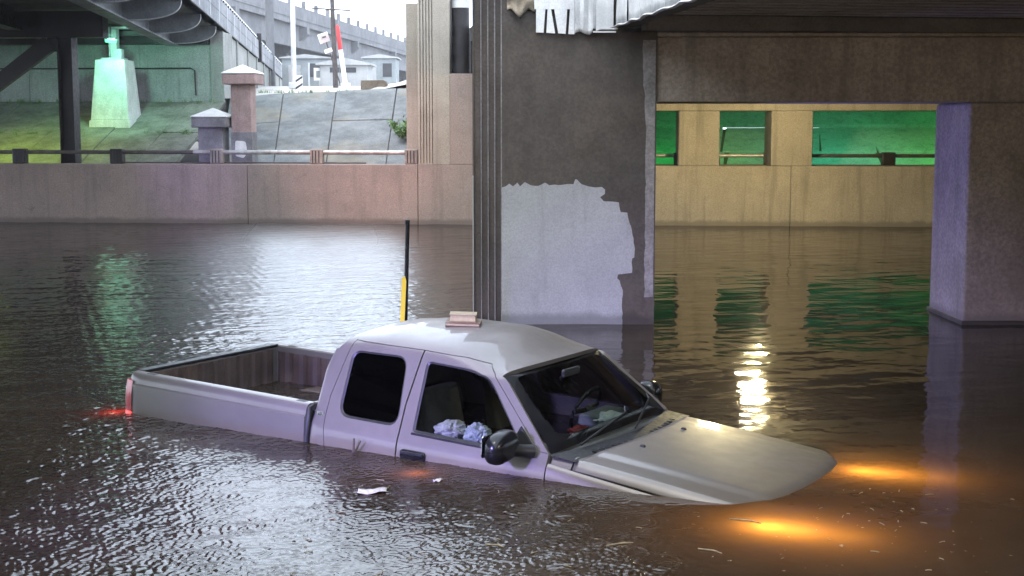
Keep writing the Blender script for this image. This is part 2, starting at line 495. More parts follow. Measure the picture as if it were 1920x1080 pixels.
def water_mat():
    m, nt, out = new_mat('murky flood water')
    pos = nt.nodes.new('ShaderNodeNewGeometry').outputs['Position']
    sep = nt.nodes.new('ShaderNodeSeparateXYZ'); nt.links.new(pos, sep.inputs[0])
    x, y = sep.outputs[0], sep.outputs[1]
    flat = vscale(nt, pos, (1, 1, 0))
    # rain falls only in the gap between the two decks
    xl = mth(nt, 'SUBTRACT', x, mth(nt, 'MULTIPLY_ADD', y, -0.125, -3.2))
    xr = mth(nt, 'SUBTRACT', mth(nt, 'MULTIPLY_ADD', y, -0.125, 3.3), x)
    rain = mth(nt, 'MULTIPLY', ramp(nt, xl, -1.5, 1.5, 0.06, 1.0), ramp(nt, xr, 0.5, 2.7, 0.0, 1.0))
    h1 = noise(nt, flat, 5.0, 2, 0.5)
    h2 = noise(nt, vscale(nt, flat, (1, 1.25, 1)), 13.0, 2, 0.55)
    h3 = noise(nt, vscale(nt, flat, (1, 1.15, 1)), 0.9, 2, 0.5)
    def rings(scale, freq, decay):
        vo = nt.nodes.new('ShaderNodeTexVoronoi')
        vo.voronoi_dimensions = '2D'; vo.feature = 'F1'
        vo.inputs['Scale'].default_value = scale
        nt.links.new(flat, vo.inputs['Vector'])
        d = vo.outputs['Distance']
        sc = nt.nodes.new('ShaderNodeSeparateColor'); nt.links.new(vo.outputs['Color'], sc.inputs[0])
        amp = ramp(nt, sc.outputs[0], 0.35, 1.0, 0.0, 1.0)
        ph = mth(nt, 'MULTIPLY', sc.outputs[1], 6.28)
        w = mth(nt, 'SINE', mth(nt, 'ADD', mth(nt, 'MULTIPLY', d, freq), ph))
        fall = mth(nt, 'POWER', 2.718, mth(nt, 'MULTIPLY', d, -decay))
        return mth(nt, 'MULTIPLY', mth(nt, 'MULTIPLY', w, fall), amp)
    r1 = rings(6.0, 26.0, 5.5)
    r2 = rings(11.0, 20.0, 4.5)
    hh = mth(nt, 'MULTIPLY', h1, 0.55)
    hh = mth(nt, 'ADD', hh, mth(nt, 'MULTIPLY', h2, 0.42))
    rr = mth(nt, 'ADD', mth(nt, 'MULTIPLY', r1, 0.05), mth(nt, 'MULTIPLY', r2, 0.035))
    hh = mth(nt, 'ADD', hh, rr)
    hh = mth(nt, 'MULTIPLY', hh, mth(nt, 'MULTIPLY_ADD', rain, 0.86, 0.07))
    hh = mth(nt, 'ADD', hh, mth(nt, 'MULTIPLY', h3, 0.6))
    b = nd(nt, 'ShaderNodeBump')
    b.inputs['Strength'].default_value = 1.0
    b.inputs['Distance'].default_value = 0.004
    nt.links.new(hh, b.inputs['Height'])
    nrm = b.outputs['Normal']
    silt = noise(nt, flat, 0.8, 5, 0.6)
    col = mixc(nt, (0.036, 0.025, 0.0165), (0.024, 0.0175, 0.012), ramp(nt, silt, 0.35, 0.65))
    scum = ramp(nt, noise(nt, flat, 26.0, 4, 0.7), 0.63, 0.76, 0.0, 0.5)
    scum = mth(nt, 'MULTIPLY', scum, ramp(nt, noise(nt, flat, 0.55, 3), 0.45, 0.6))
    col = mixc(nt, col, (0.17, 0.12, 0.07), scum)
    df = nd(nt, 'ShaderNodeBsdfDiffuse'); nt.links.new(col, df.inputs['Color'])
    tl = nd(nt, 'ShaderNodeBsdfTranslucent'); tl.inputs['Color'].default_value = (0.30, 0.20, 0.10, 1)
    body = nt.nodes.new('ShaderNodeMixShader'); body.inputs[0].default_value = 0.35
    nt.links.new(df.outputs[0], body.inputs[1]); nt.links.new(tl.outputs[0], body.inputs[2])
    gl = nd(nt, 'ShaderNodeBsdfGlossy')
    # ripples too fine for the mesh, coarser far away
    nt.links.new(mth(nt, 'MULTIPLY_ADD', rain, ramp(nt, y, 7.0, 30.0, 0.06, 0.23), 0.05), gl.inputs['Roughness'])
    nt.links.new(nrm, gl.inputs['Normal'])
    fr = nd(nt, 'ShaderNodeFresnel'); fr.inputs['IOR'].default_value = 1.42
    nt.links.new(nrm, fr.inputs['Normal'])
    mx = nt.nodes.new('ShaderNodeMixShader')
    nt.links.new(fr.outputs[0], mx.inputs[0])
    nt.links.new(body.outputs[0], mx.inputs[1]); nt.links.new(gl.outputs[0], mx.inputs[2])
    nt.links.new(mx.outputs[0], out.inputs['Surface'])
    return m
M['water'] = water_mat()

# ================================================================== ground and water
g = MB().grid(lambda u, v: (-700 + 1400 * u, -500 + 1400 * v, -1.35), 2, 2).build('ground', M['earth'])
structure(g)
def water_mesh():
    """rippled sheet: fine cells near the truck, coarser far away; rain rings only where the sky is open"""
    rs = np.random.RandomState(11)
    ncol, nrow = 1000, 1180
    tx = np.linspace(-.46, .46, ncol)
    d = 9.6 * (39.6 / 9.6) ** (np.linspace(0, 1, nrow))
    D, T = np.meshgrid(d, tx, indexing='ij')
    X = D * T; Y = D - 4.0
    xl = X + .125 * Y + 3.2
    xr = 3.3 - .125 * Y - X
    st = lambda v, a, b: (lambda t: t * t * (3 - 2 * t))(np.clip((v - a) / (b - a), 0, 1))
    rain = (.50 + .50 * st(xl, -4.5, .5)) * st(xr, .5, 2.7)
    cell = np.maximum(D * math.log(39.6 / 9.6) / nrow, D * .92 / ncol)
    reach = .42 + .58 * np.maximum(st(Y, 9.0, 19.0), .62 * st(-X, 1.3, 3.0))
    Z = np.zeros_like(X)
    for lam, slope, calm in WAVES:
        n = 14
        for k in range(n):
            l = lam * rs.uniform(.78, 1.25); a = rs.uniform(0, 2 * math.pi); ph = rs.uniform(0, 2 * math.pi)
            amp = slope * math.sqrt(2.0 / n) * l / (2 * math.pi)
            kx, ky = 2 * math.pi / l * math.cos(a), 2 * math.pi / l * math.sin(a)
            fade = np.clip(l / cell / 2.2 - .9, 0, 1)
            Z += amp * np.sin(kx * X + ky * Y + ph) * (calm + (1 - calm) * rain) * fade * reach
    # gusty patches
    patch = 1 + .35 * np.sin(X * 1.1 + np.sin(Y * .7) * 1.3 + .4) * np.sin(Y * .9 + np.sin(X * .8) + 1.0)
    Z *= patch
    # rain drop rings
    for k in range(12000):
        dd = 9.6 * (36 / 9.6) ** rs.uniform(0, 1); t = rs.uniform(-.44, .30)
        cx, cy = dd * t, dd - 4.0
        r0 = rs.uniform(.015, .15); l = rs.uniform(.03, .055); w_ = rs.uniform(.03, .05)
        if 3.3 - .125 * cy - cx < 1.5 or cx + .125 * cy + 3.2 < -.6:
            continue
        R_ = r0 + 2.2 * w_
        i0, i1 = np.searchsorted(d, [cy + 4 - R_, cy + 4 + R_])
        j0 = int((((cx - R_) / dd) + .46) / .92 * ncol); j1 = int((((cx + R_) / dd) + .46) / .92 * ncol) + 1
        i0, j0 = max(0, i0), max(0, j0)
        if i1 <= i0 or j1 <= j0 or i0 >= nrow or j0 >= ncol:
            continue
        xs, ys = X[i0:i1, j0:j1], Y[i0:i1, j0:j1]
        r = np.hypot(xs - cx, ys - cy)
        Z[i0:i1, j0:j1] += rs.uniform(.0006, .0024) * np.sin(2 * math.pi * (r - r0) / l) * np.exp(-((r - r0) / w_) ** 2)
    edge = np.minimum(np.arange(ncol), np.arange(ncol)[::-1])[None, :] / 12.0
    edge = np.minimum(edge, np.minimum(np.arange(nrow), np.arange(nrow)[::-1])[:, None] / 12.0)
    Z *= np.clip(edge, 0, 1)
    co = np.stack([X, Y, Z], -1).reshape(-1, 3)
    idx = np.arange(nrow * ncol).reshape(nrow, ncol)
    q = np.stack([idx[:-1, :-1], idx[:-1, 1:], idx[1:, 1:], idx[1:, :-1]], -1).reshape(-1, 4)
    # plain sheet beyond the rippled part
    far = [(-60, Y[0, 0]), (X[0, 0], Y[0, 0]), (X[-1, 0], Y[-1, 0]), (-60, Y[-1, 0]),
           (X[0, -1], Y[0, 0]), (60, Y[0, 0]), (60, Y[-1, 0]), (X[-1, -1], Y[-1, 0]),
           (-60, .86), (60, .86), (60, Y[0, 0]), (-60, Y[0, 0])]
    base = len(co)
    co = np.vstack([co, np.array([(a, b, 0.0) for a, b in far])])
    q = np.vstack([q, np.array([(0, 1, 2, 3), (4, 5, 6, 7), (8, 9, 10, 11)]) + base])
    me = bpy.data.meshes.new('water')
    me.vertices.add(len(co)); me.vertices.foreach_set('co', co.astype(np.float32).ravel())
    me.loops.add(q.size); me.loops.foreach_set('vertex_index', q.astype(np.int32).ravel())
    me.polygons.add(len(q)); me.polygons.foreach_set('loop_start', np.arange(0, q.size, 4, dtype=np.int32))
    me.polygons.foreach_set('use_smooth', np.ones(len(q), dtype=bool))
    me.update(calc_edges=True)
    return me
# (wavelength, rms slope, share left under the dry decks)
WAVES = ((1.6, .010, .8), (.55, .020, .55), (.26, .030, .30), (.14, .045, .20), (.085, .095, .10), (.052, .165, .05), (.037, .15, .03))
wo_ = bpy.data.objects.new('water', water_mesh())
wo_.data.materials.append(M['water'])
COL.objects.link(wo_)
structure(wo_)
o = MB().box(-40, 40, -14, 0.85, -1.3, 0.95).build('pavement', M['pave'], bevel=0.02)
structure(o)
def nb(u, v):
    x = -60 + 120 * u
    y = -3.5 - 30 * v
    return (x, y, .95 + 3.6 * sstep(v, 0.0, .30) + .3 * v)
structure(MB().grid(nb, 10, 20).build('bank', M['slope_conc'], None, 40))  # added out of view to block low sky light behind the camera

# ================================================================== pickup truck
TRUCK_LOC = (2.213, 9.111, -1.1590)
truck = thing('pickup_truck', 'pewter crew cab pickup truck half submerged in the brown flood water', 'truck', TRUCK_LOC)
truck.rotation_euler = (0, R(1.80), R(-32.496))

# half cross-section of the cab: (half width, height)
CS = [(.90, .45), (.95, .55), (.975, .70), (.985, .88), (.986, 1.0), (.980, 1.08), (.970, 1.14), (.955, 1.185), (.938, 1.22),
      (.926, 1.245), (.915, 1.27)]
for k in range(1, 9):
    z = 1.27 + 0.47 * k / 8
    CS.append((.915 - (z - 1.27) * .45, z))
CS += [(.690, 1.768), (.672, 1.797), (.645, 1.823), (.60, 1.848), (.53, 1.870), (.43, 1.888), (.30, 1.903), (.15, 1.912), (0, 1.915)]
def side_y(z):
    zs = [c[1] for c in CS]; ys = [c[0] for c in CS]
    return float(np.interp(z, zs, ys))
def cab_front(z, y):
    if z <= 1.27: return -1.785
    if z <= 1.74: return -1.785 + (z - 1.27) / .47 * (-2.31 + 1.785)
    return -2.31 + .045 * (1 - (y / .70) ** 2)
def cab_rear(z):
    return float(np.interp(z, [.4, 1.3, 1.58, 1.74, 1.82, 1.92], [-3.845, -3.845, -3.853, -3.81, -3.765, -3.75]))
full = [(-y, z) for y, z in CS] + [(y, z) for y, z in reversed(CS[:-1])]
# refine the section
fine = []
for (a, b) in zip(full[:-1], full[1:]):
    fine += [a, ((a[0] + b[0]) / 2, (a[1] + b[1]) / 2)]
fine.append(full[-1])
NC = 46
def cab_shell_mesh():
    vs = []; cols = []
    ts = [None, None] + [i / NC for i in range(NC + 1)]
    for ci, t in enumerate(ts):
        for (y, z) in fine:
            xr, xf = cab_rear(z), cab_front(z, y)
            if t is None:
                k = 1 - ci                       # 1 = outermost ring, 0 next
                off, inn = ((-.022, .010), (-.045, .038))[k]
                x = xr + off
                yy = y - math.copysign(min(abs(y), inn), y)
                zz = z - (inn * .9 if z > 1.74 else 0)
                z_, y_ = zz, yy
            else:
                x = xr + (xf - xr) * t; y_, z_ = y, z
            wgt = min(1, max(0, (z - 1.70) / .215))
            drop = .165 * sstep(x, -3.0, -2.25) ** 1.6 + .05 * (1 - sstep(x, -3.80, -3.35))
            vs.append((x, y_, z_ - wgt * drop))
    n = len(fine); m = len(ts)
    fs = [(i * n + j, (i + 1) * n + j, (i + 1) * n + j + 1, i * n + j + 1) for i in range(m - 1) for j in range(n - 1)]
    me = bpy.data.meshes.new('shell'); me.from_pydata(vs, [], fs)
    # give it thickness, outward side kept
    bm = bmesh.new(); bm.from_mesh(me)
    bmesh.ops.recalc_face_normals(bm, faces=bm.faces)
    mid = [f for f in bm.faces if abs(f.calc_center_median().y) < .1][0]
    if mid.normal.z < 0:
        bmesh.ops.reverse_faces(bm, faces=bm.faces)
    bm.normal_update()
    outer = list(bm.verts); inner = {}
    for v in outer:
        inner[v] = bm.verts.new(v.co - v.normal * .032)
    faces = list(bm.faces)
    border = [e for e in bm.edges if len(e.link_faces) == 1]
    for f in faces:
        bm.faces.new([inner[v] for v in reversed(f.verts)])
    for e in border:
        a, b = e.link_loops[0].vert, e.link_loops[0].link_loop_next.vert
        bm.faces.new([b, a, inner[a], inner[b]])
    bmesh.ops.recalc_face_normals(bm, faces=bm.faces)
    bm.to_mesh(me); bm.free()
    return me
shell = cab_shell_mesh()

REAR_WIN = round_poly([(-3.668, 1.742), (-3.150, 1.752), (-3.076, 1.265), (-3.642, 1.265)], [.085, .10, .11, .11])
FRONT_WIN = round_poly([(-2.972, 1.742), (-2.60, 1.730), (-2.40, 1.690), (-2.320, 1.615), (-1.955, 1.238), (-2.938, 1.250)],
                       [.05, .2, .08, .1, .03, .025])
FRONT_DOOR = [(-3.030, .40), (-3.038, 1.10), (-3.050, 1.43), (-3.018, 1.806), (-2.65, 1.795), (-2.47, 1.765), (-2.385, 1.72),
              (-2.33, 1.675), (-1.868, 1.275), (-1.60, 1.255), (-1.60, .40)]
REAR_DOOR = [(-3.715, .40), (-3.715, 1.06), (-3.752, 1.24), (-3.757, 1.40), (-3.690, 1.803), (-3.030, 1.806), (-3.0625, 1.43),
             (-3.050, 1.10), (-3.042, .40)]
def side_prism(poly, sgn, y0=.45, y1=1.3):
    return MB().prism(poly, sgn * y0, sgn * y1).mesh()
def grow(poly, d):
    return offset_poly(poly, -d)

cab = shell
door_objs = []
for sgn in (-1, 1):
    for nm, dpoly, wpoly in (('front_door', FRONT_DOOR, FRONT_WIN), ('rear_door', REAR_DOOR, REAR_WIN)):
        d = boolean(shell.copy(), side_prism(dpoly, sgn), 'INTERSECT')
        d = boolean(d, side_prism(wpoly, sgn), 'DIFFERENCE')
        door_objs.append((nm, sgn, d))
for sgn in (-1, 1):
    uni = [(-3.720, .35), (-3.720, 1.06), (-3.757, 1.24), (-3.762, 1.40), (-3.694, 1.808), (-3.02, 1.811), (-2.65, 1.799),
           (-2.467, 1.769), (-2.382, 1.724), (-2.327, 1.678), (-1.864, 1.278), (-1.55, 1.258), (-1.55, .35)]
    cab = boolean(cab, side_prism(uni, sgn), 'DIFFERENCE')
link('cab', cab, M['paint'], truck, 30)

def surf_y(z, inset):
    return side_y(z) - inset
for nm, sgn, me in door_objs:
    wpoly = FRONT_WIN if nm == 'front_door' else REAR_WIN
    d = link(nm, me, M['paint'], truck, 30)
    # glass just behind the skin, tucked under the frame
    gp = grow(wpoly, .012)
    gb = MB()
    cx = sum(p[0] for p in gp) / len(gp); cz = sum(p[1] for p in gp) / len(gp)
    zlo, zhi = min(p[1] for p in gp), max(p[1] for p in gp)
    def gy(z):
        k_ = (z - (zlo + zhi) / 2) / ((zhi - zlo) / 2)
        return surf_y(z, .020) + .014 * (1 - k_ * k_) - .004
    vs = [(p[0], sgn * gy(p[1]), p[1]) for p in gp]
    n = len(gp)
    rings_ = [vs] + [[(cx + (p[0] - cx) * f_, sgn * gy(cz + (p[1] - cz) * f_), cz + (p[1] - cz) * f_) for p in gp] for f_ in (.8, .6, .4, .2)]
    fs_ = []
    for q_ in range(4):
        fs_ += [(q_ * n + i_, q_ * n + (i_ + 1) % n, (q_ + 1) * n + (i_ + 1) % n, (q_ + 1) * n + i_) for i_ in range(n)]
    fs_ += [(4 * n + i_, 4 * n + (i_ + 1) % n, 5 * n) for i_ in range(n)]
    gb.add([p for r_ in rings_ for p in r_] + [(cx, sgn * gy(cz), cz)], fs_)
    gb.build('window_glass', M['glass'] if nm == 'front_door' else M['glass_dark'], d, 40)
    # rubber seal round the opening
    sp = grow(wpoly, .004); si = offset_poly(wpoly, .016)
    sb = MB()
    vs = [(p[0], sgn * surf_y(p[1], .004), p[1]) for p in sp] + [(p[0], sgn * surf_y(p[1], .012), p[1]) for p in si]
    sb.add(vs, [(i, (i + 1) % n, n + (i + 1) % n, n + i) for i in range(n)])
    sb.build('window_seal', M['trim'], d, 40)
    # handle in its black bezel
    if nm == 'front_door':
        hx, hz = -2.885, 1.092
    else:
        hx, hz = -3.60, .93
    ho = round_poly([(hx - .112, hz - .05), (hx + .112, hz - .042), (hx + .112, hz + .042), (hx - .112, hz + .04)], .035)
    hb = MB().prism(ho, sgn * .970, sgn * .994)
    hd = hb.build('handle', M['gloss_trim'], d, 40, bevel=.006)
    bar = MB().prism(round_poly([(hx - .10, hz + .008), (hx + .10, hz + .012), (hx + .10, hz + .036), (hx - .10, hz + .032)], .012), sgn * .994, sgn * 1.010)
    bar.build('grip', M['trim'], hd, 40, bevel=.004)

# belt moulding under the front window
for sgn in (-1, 1):
    MB().prism([(-2.945, 1.234), (-1.97, 1.222), (-1.955, 1.240), (-2.94, 1.252)], sgn * (side_y(1.24) - .004), sgn * (side_y(1.24) + .006)).build(
        'belt_moulding', M['trim'], truck, bevel=.003)

# rear wall of the cab with a dark back window
ring = [(y - math.copysign(min(abs(y), .038), y), z - (.034 if z > 1.74 else 0) - min(1, max(0, (z - 1.70) / .215)) * .05, cab_rear(z) - .045)
        for y, z in full]
bw = MB(); bw.add([(x, y, z) for y, z, x in ring], [tuple(range(len(ring)))])
back = bw.build('cab_back', M['paint'], truck)
MB().prism(round_poly([(-.62, 1.30), (.62, 1.30), (.56, 1.70), (-.56, 1.70)], .05), -3.905, -3.912, 'x').build('back_window', M['gloss_trim'], truck)

# windshield
def ws_pt(u, v, off=0.0):
    yb, yt = .875, .695
    half = yb + (yt - yb) * v
    y = -half + 2 * half * u
    cu = 1 - (2 * u - 1) ** 2
    xb = -1.785 + .155 * cu; xt = -2.31 + .045 * cu
    zb = 1.262 + .012 * cu; zt = 1.712 + .036 * cu
    bul = math.sin(math.pi * v)
    return (xb + (xt - xb) * v + bul * .012 + off, y, zb + (zt - zb) * v + bul * .012 + off * .7)
U0, U1, V0, V1 = .075, .925, .17, .93
wsg = MB().grid(lambda u, v: ws_pt(U0 - .01 + (U1 - U0 + .02) * u, V0 - .01 + (V1 - V0 + .02) * v, -.004), 16, 10)
wso = wsg.build('windshield', M['windshield'], truck, 60)
fb = MB()
NU, NV = 24, 14
def frit(u, v):
    return ws_pt(u, v)
# rounded inner outline for the black border
inner = round_poly([(U0, V0), (U1, V0), (U1, V1), (U0, V1)], [.09, .09, .04, .04], 8)
outer = []
for (u, v) in inner:
    du, dv = u - .5, v - .55
    k = 1e9
    if abs(du) > 1e-6: k = min(k, (.5) / abs(du))
    if dv > 1e-6: k = min(k, .45 / dv)
    if dv < -1e-6: k = min(k, .55 / -dv)
    outer.append((.5 + du * k, .55 + dv * k))
n = len(inner)
# add the corners exactly
def snap(p):
    u, v = p
    for cu in (0, 1):
        for cv in (0, 1):
            if abs(u - cu) < .06 and abs(v - cv) < .1:
                return (cu, cv)
    return (min(1, max(0, u)), min(1, max(0, v)))
outer = [snap(p) for p in outer]
fb.add([frit(*p) for p in inner] + [frit(*p) for p in outer], [(i, (i + 1) % n, n + (i + 1) % n, n + i) for i in range(n)])
fb.build('black_border', M['gloss_trim'], wso, 60)
# wipers
for y0, y1, v1 in ((-.62, .08, .20), (.05, .66, .22)):
    p0 = Vector(ws_pt((y0 + .87) / 1.74, .02, .02)); p1 = Vector(ws_pt((y1 + .87) / 1.74, v1, .025))
    q0 = p0.lerp(p1, .25); q1 = Vector(ws_pt((y1 + .95) / 1.74, v1 + .06, .02))
    wb = MB().tube([p0, p0.lerp(p1, .5) + Vector((.006, 0, .006)), p1], .008, 6).tube([q0, p1, q1], .0065, 6)
    wb.build('wiper', M['trim'], truck, 60)

# cowl panel
def hood_rear(y):
    return -1.600 + .115 * (1 - min(1, abs(y) / .82) ** 2)
def cowl(u, v):
    y = -.90 + 1.80 * u
    cu = 1 - (2 * u - 1) ** 2
    xa = -1.80 + .16 * cu; xb = hood_rear(y) + .02
    return (xa + (xb - xa) * v, y, 1.262 + .008 * cu - .018 * v)
MB().grid(cowl, 20, 4).build('cowl', M['trim'], truck, 50)

for sgn in (-1, 1):
    for k in range(7):
        yy_ = sgn * (.16 + .075 * k)
        xm = hood_rear(yy_) - .045
        MB().box(xm - .022, xm + .022, yy_ - .012, yy_ + .012, 1.262, 1.268).build('cowl_slat', M['gloss_trim'], truck, bevel=.003)
# hood
def hood_front(y):
    return -.12 - .25 * (abs(y) / .9) ** 3.6
HZ_U = [0, .08, .45, .80, .875, .905, .925, .945, .965, 1.0]
HZ_Z = [1.268, 1.264, 1.226, 1.184, 1.175, 1.168, 1.155, 1.125, 1.08, .97]
def hood_pt(u, y):
    x = hood_rear(y) + (hood_front(y) - hood_rear(y)) * u
    z = float(np.interp(u, HZ_U, HZ_Z))
    ay = abs(y)
    z += .018 * (1 - min(1, ay / .62) ** 2) * (1 - .5 * u)
    z -= .017 * sstep(ay, .60, .71)
    z -= .004 * sstep(ay, .73, .84)
    z -= .072 * max(0, (ay - .845) / .07) ** 2
    if y < 0 or True:
        pass
    return (x, y, z)
ysamp = sorted(set([round(s * a, 4) for s in (-1, 1) for a in (0, .1, .2, .3, .4, .5, .56, .60, .62, .64, .66, .68, .70, .72, .75, .78, .81, .835, .855, .875, .89, .90, .906, .911)]))
us = [i / 40 for i in range(41)]
hb = MB()
hb.add([hood_pt(u, y) for u in us for y in ysamp],
       [(i * len(ysamp) + j, i * len(ysamp) + j + 1, (i + 1) * len(ysamp) + j + 1, (i + 1) * len(ysamp) + j)
        for i in range(len(us) - 1) for j in range(len(ysamp) - 1)])
hm = hb.mesh('hood')
link('hood', hm, M['paint'], truck, 40, solid=.012)

for yy_ in (-.33, .33):
    hx_, _, hz2 = hood_pt(.10, yy_)
    MB().frustum(hx_, yy_, hz2 - .004, hz2 + .014, .022, .016, .012, .009).build('washer_nozzle', M['trim'], truck, bevel=.003)

# fenders, one each side
def gap_z(x):
    return float(np.interp(x, [-1.80, -1.60, -.667, -.40, -.15], [1.215, 1.193, 1.100, 1.070, 1.00]))
def fender_pt(x, k):
    zg = gap_z(x) - .004
    sec = [(.924, zg - .035), (.9235, zg - .004), (.934, zg + .002), (.951, zg - .012), (.963, zg - .04), (.974, zg - .085), (.983, zg - .16), (.985, .90), (.975, .72), (.95, .55)]
    y, z = sec[k]
    if x > -.75:
        y -= .26 * ((x + .75) / .6) ** 2.2
    return y, z
for sgn in (-1, 1):
    fbm = MB()
    xs = [-1.775 + (1.775 - .22) * i / 36 for i in range(37)]
    vs = []
    for x in xs:
        for k in range(10):
            y, z = fender_pt(x, k)
            vs.append((x, sgn * y, z))
    fbm.add(vs, [(i * 10 + j, i * 10 + j + 1, (i + 1) * 10 + j + 1, (i + 1) * 10 + j) for i in range(36) for j in range(9)])
    # ledge behind the hood corner
    lv = []
    for x in (-1.775, -1.72, -1.66, -1.612):
        for (y, z) in [(q_, hood_pt(0, q_)[2] + .002) for q_ in (.78, .84, .87, .892, .908)] + [(.934, gap_z(x) - .002)]:
            lv.append((x, sgn * y, z))
    fbm.add(lv, [(i * 6 + j, i * 6 + j + 1, (i + 1) * 6 + j + 1, (i + 1) * 6 + j) for i in range(3) for j in range(5)])
    fbm.build('fender', M['paint'], truck, 40)
    # black sheet put in as shade under the panel gaps
    MB().grid(lambda u, v: (-1.80 + 1.5 * u, sgn * (.70 + .228 * v), gap_z(-1.80 + 1.5 * u) - .026), 8, 1).build('panel_gap_shade', M['black'], truck)
# grille and bumper, under water
MB().box(-.22, -.10, -.78, .78, .70, 1.00).build('grille', M['chrome'], truck, bevel=.03)
MB().box(-.20, .02, -.93, .93, .42, .66).build('bumper', M['chrome'], truck, bevel=.05)

# bed
BX0, BX1 = -5.865, -3.922
SEC = [(.90, .50), (.96, .62), (.978, .80), (.981, 1.0), (.977, 1.10), (.973, 1.18), (.970, 1.228), (.957, 1.240), (.953, 1.262), (.944, 1.292),
       (.928, 1.314), (.905, 1.3235), (.845, 1.3235), (.832, 1.312), (.832, 1.27), (.832, .84)]
for sgn in (-1, 1):
    sb = MB(); n = len(SEC)
    xs = [BX0 + (BX1 - BX0) * i / 30 for i in range(31)]
    vs = []
    for x in xs:
        inn = .03 * max(0, (BX0 + .06 - x) / .06) ** 2
        for (y, z) in SEC:
            vs.append((x, sgn * (y - inn), z))
    sb.add(vs, [(i * n + j, i * n + j + 1, (i + 1) * n + j + 1, (i + 1) * n + j) for i in range(30) for j in range(n - 1)])
    sb.add([vs[k] for k in range(n)], [tuple(range(n))])
    sb.add([vs[30 * n + k] for k in range(n)], [tuple(range(n - 1, -1, -1))])
    side = sb.build('bed_side', M['paint'], truck, 34)
    for px in (-5.66, -4.03):
        MB().box(px - .045, px + .045, sgn * .872 - .022, sgn * .872 + .022, 1.3225, 1.3262).build('stake_pocket', M['black'], side)
    # inner skin with vertical ribs
    ib = MB()
    prof = []
    x = BX0 + .06
    while x < BX1 - .04:
        prof += [(x, .829), (x + .035, .812), (x + .10, .812), (x + .135, .829)]
        x += .17
    ib.add([(px, sgn * py, z) for px, py in prof for z in (.84, 1.265)],
           [(2 * i, 2 * i + 1, 2 * i + 3, 2 * i + 2) for i in range(len(prof) - 1)])
    ib.build('bed_liner', M['bed_inner'], side)
    # wheel house
    wp = []
    for k in range(13):
        a = math.pi * k / 12
        wp.append((-5.02 - math.copysign(abs(math.cos(a)) ** .6, math.cos(a)) * .44, .86 + math.sin(a) ** .4 * .145))
    MB().prism(wp, sgn * .56, sgn * .815).build('wheel_house', M['bed_inner'], side, 40, bevel=.03)
    # tail light wrapping the rear corner
    def tl(z0, z1):
        b = MB()
        pts = [(-5.80, .985), (-5.845, .983), (-5.885, .968), (-5.895, .93), (-5.895, .86), (-5.87, .86)]
        nz = 6
        vs = []
        for k in range(nz + 1):
            z = z0 + (z1 - z0) * k / nz
            for px, py in pts:
                vs.append((px, sgn * (py - .02 * max(0, (z - 1.15)) / .1), z))
        m_ = len(pts)
        b.add(vs, [(i * m_ + j, i * m_ + j + 1, (i + 1) * m_ + j + 1, (i + 1) * m_ + j) for i in range(nz) for j in range(m_ - 1)])
        b.add([vs[nz * m_ + k] for k in range(m_)], [tuple(range(m_))])
        return b
    lt = tl(1.005, 1.262).build('tail_light', M['tail_red'], truck, 50)
    tl(.80, 1.003).build('lower_lens', M['tail_lit'] if sgn < 0 else M['tail_red'], lt, 50)
hdb = MB().box(-3.965, -3.926, -.83, .83, .80, 1.318)
hdb.build('bed_front', M['paint'], truck, bevel=.012)
MB().box(BX0 + .05, -3.95, -.83, .83, .82, .85).build('bed_floor', M['bed_inner'], truck)
tg = MB().box(-5.885, -5.815, -.835, .835, .55, 1.305)
tgo = tg.build('tailgate', M['paint'], truck, bevel=.015)
MB().box(-5.892, -5.808, -.838, .838, 1.306, 1.330).build('top_cap', M['trim'], tgo, bevel=.008)
tb = MB(); prof = []
y = -.80
while y < .78:
    prof += [(y, -5.813), (y + .03, -5.80), (y + .10, -5.80), (y + .13, -5.813)]
    y += .16
tb.add([(px, py, z) for py, px in prof for z in (.84, 1.29)], [(2 * i, 2 * i + 1, 2 * i + 3, 2 * i + 2) for i in range(len(prof) - 1)])
tb.build('inner_skin', M['bed_inner'], tgo)
# black box painted as the shade between cab and bed
MB().box(-3.90, -3.86, -.90, .90, .60, 1.27).build('gap_shade', M['black'], truck)

for sgn in (-1, 1):  # black tube drawn as the shadow of the cab and bed gap
    MB().tube([(-3.893, sgn * .895, 1.318), (-3.896, sgn * .935, 1.295), (-3.899, sgn * .955, 1.24), (-3.902, sgn * .966, 1.10), (-3.905, sgn * .968, .9), (-3.905, sgn * .95, .6)],
              [.014, .02, .023, .023, .023, .023], 10).build('gap_shadow_tube', M['black'], truck, 60)

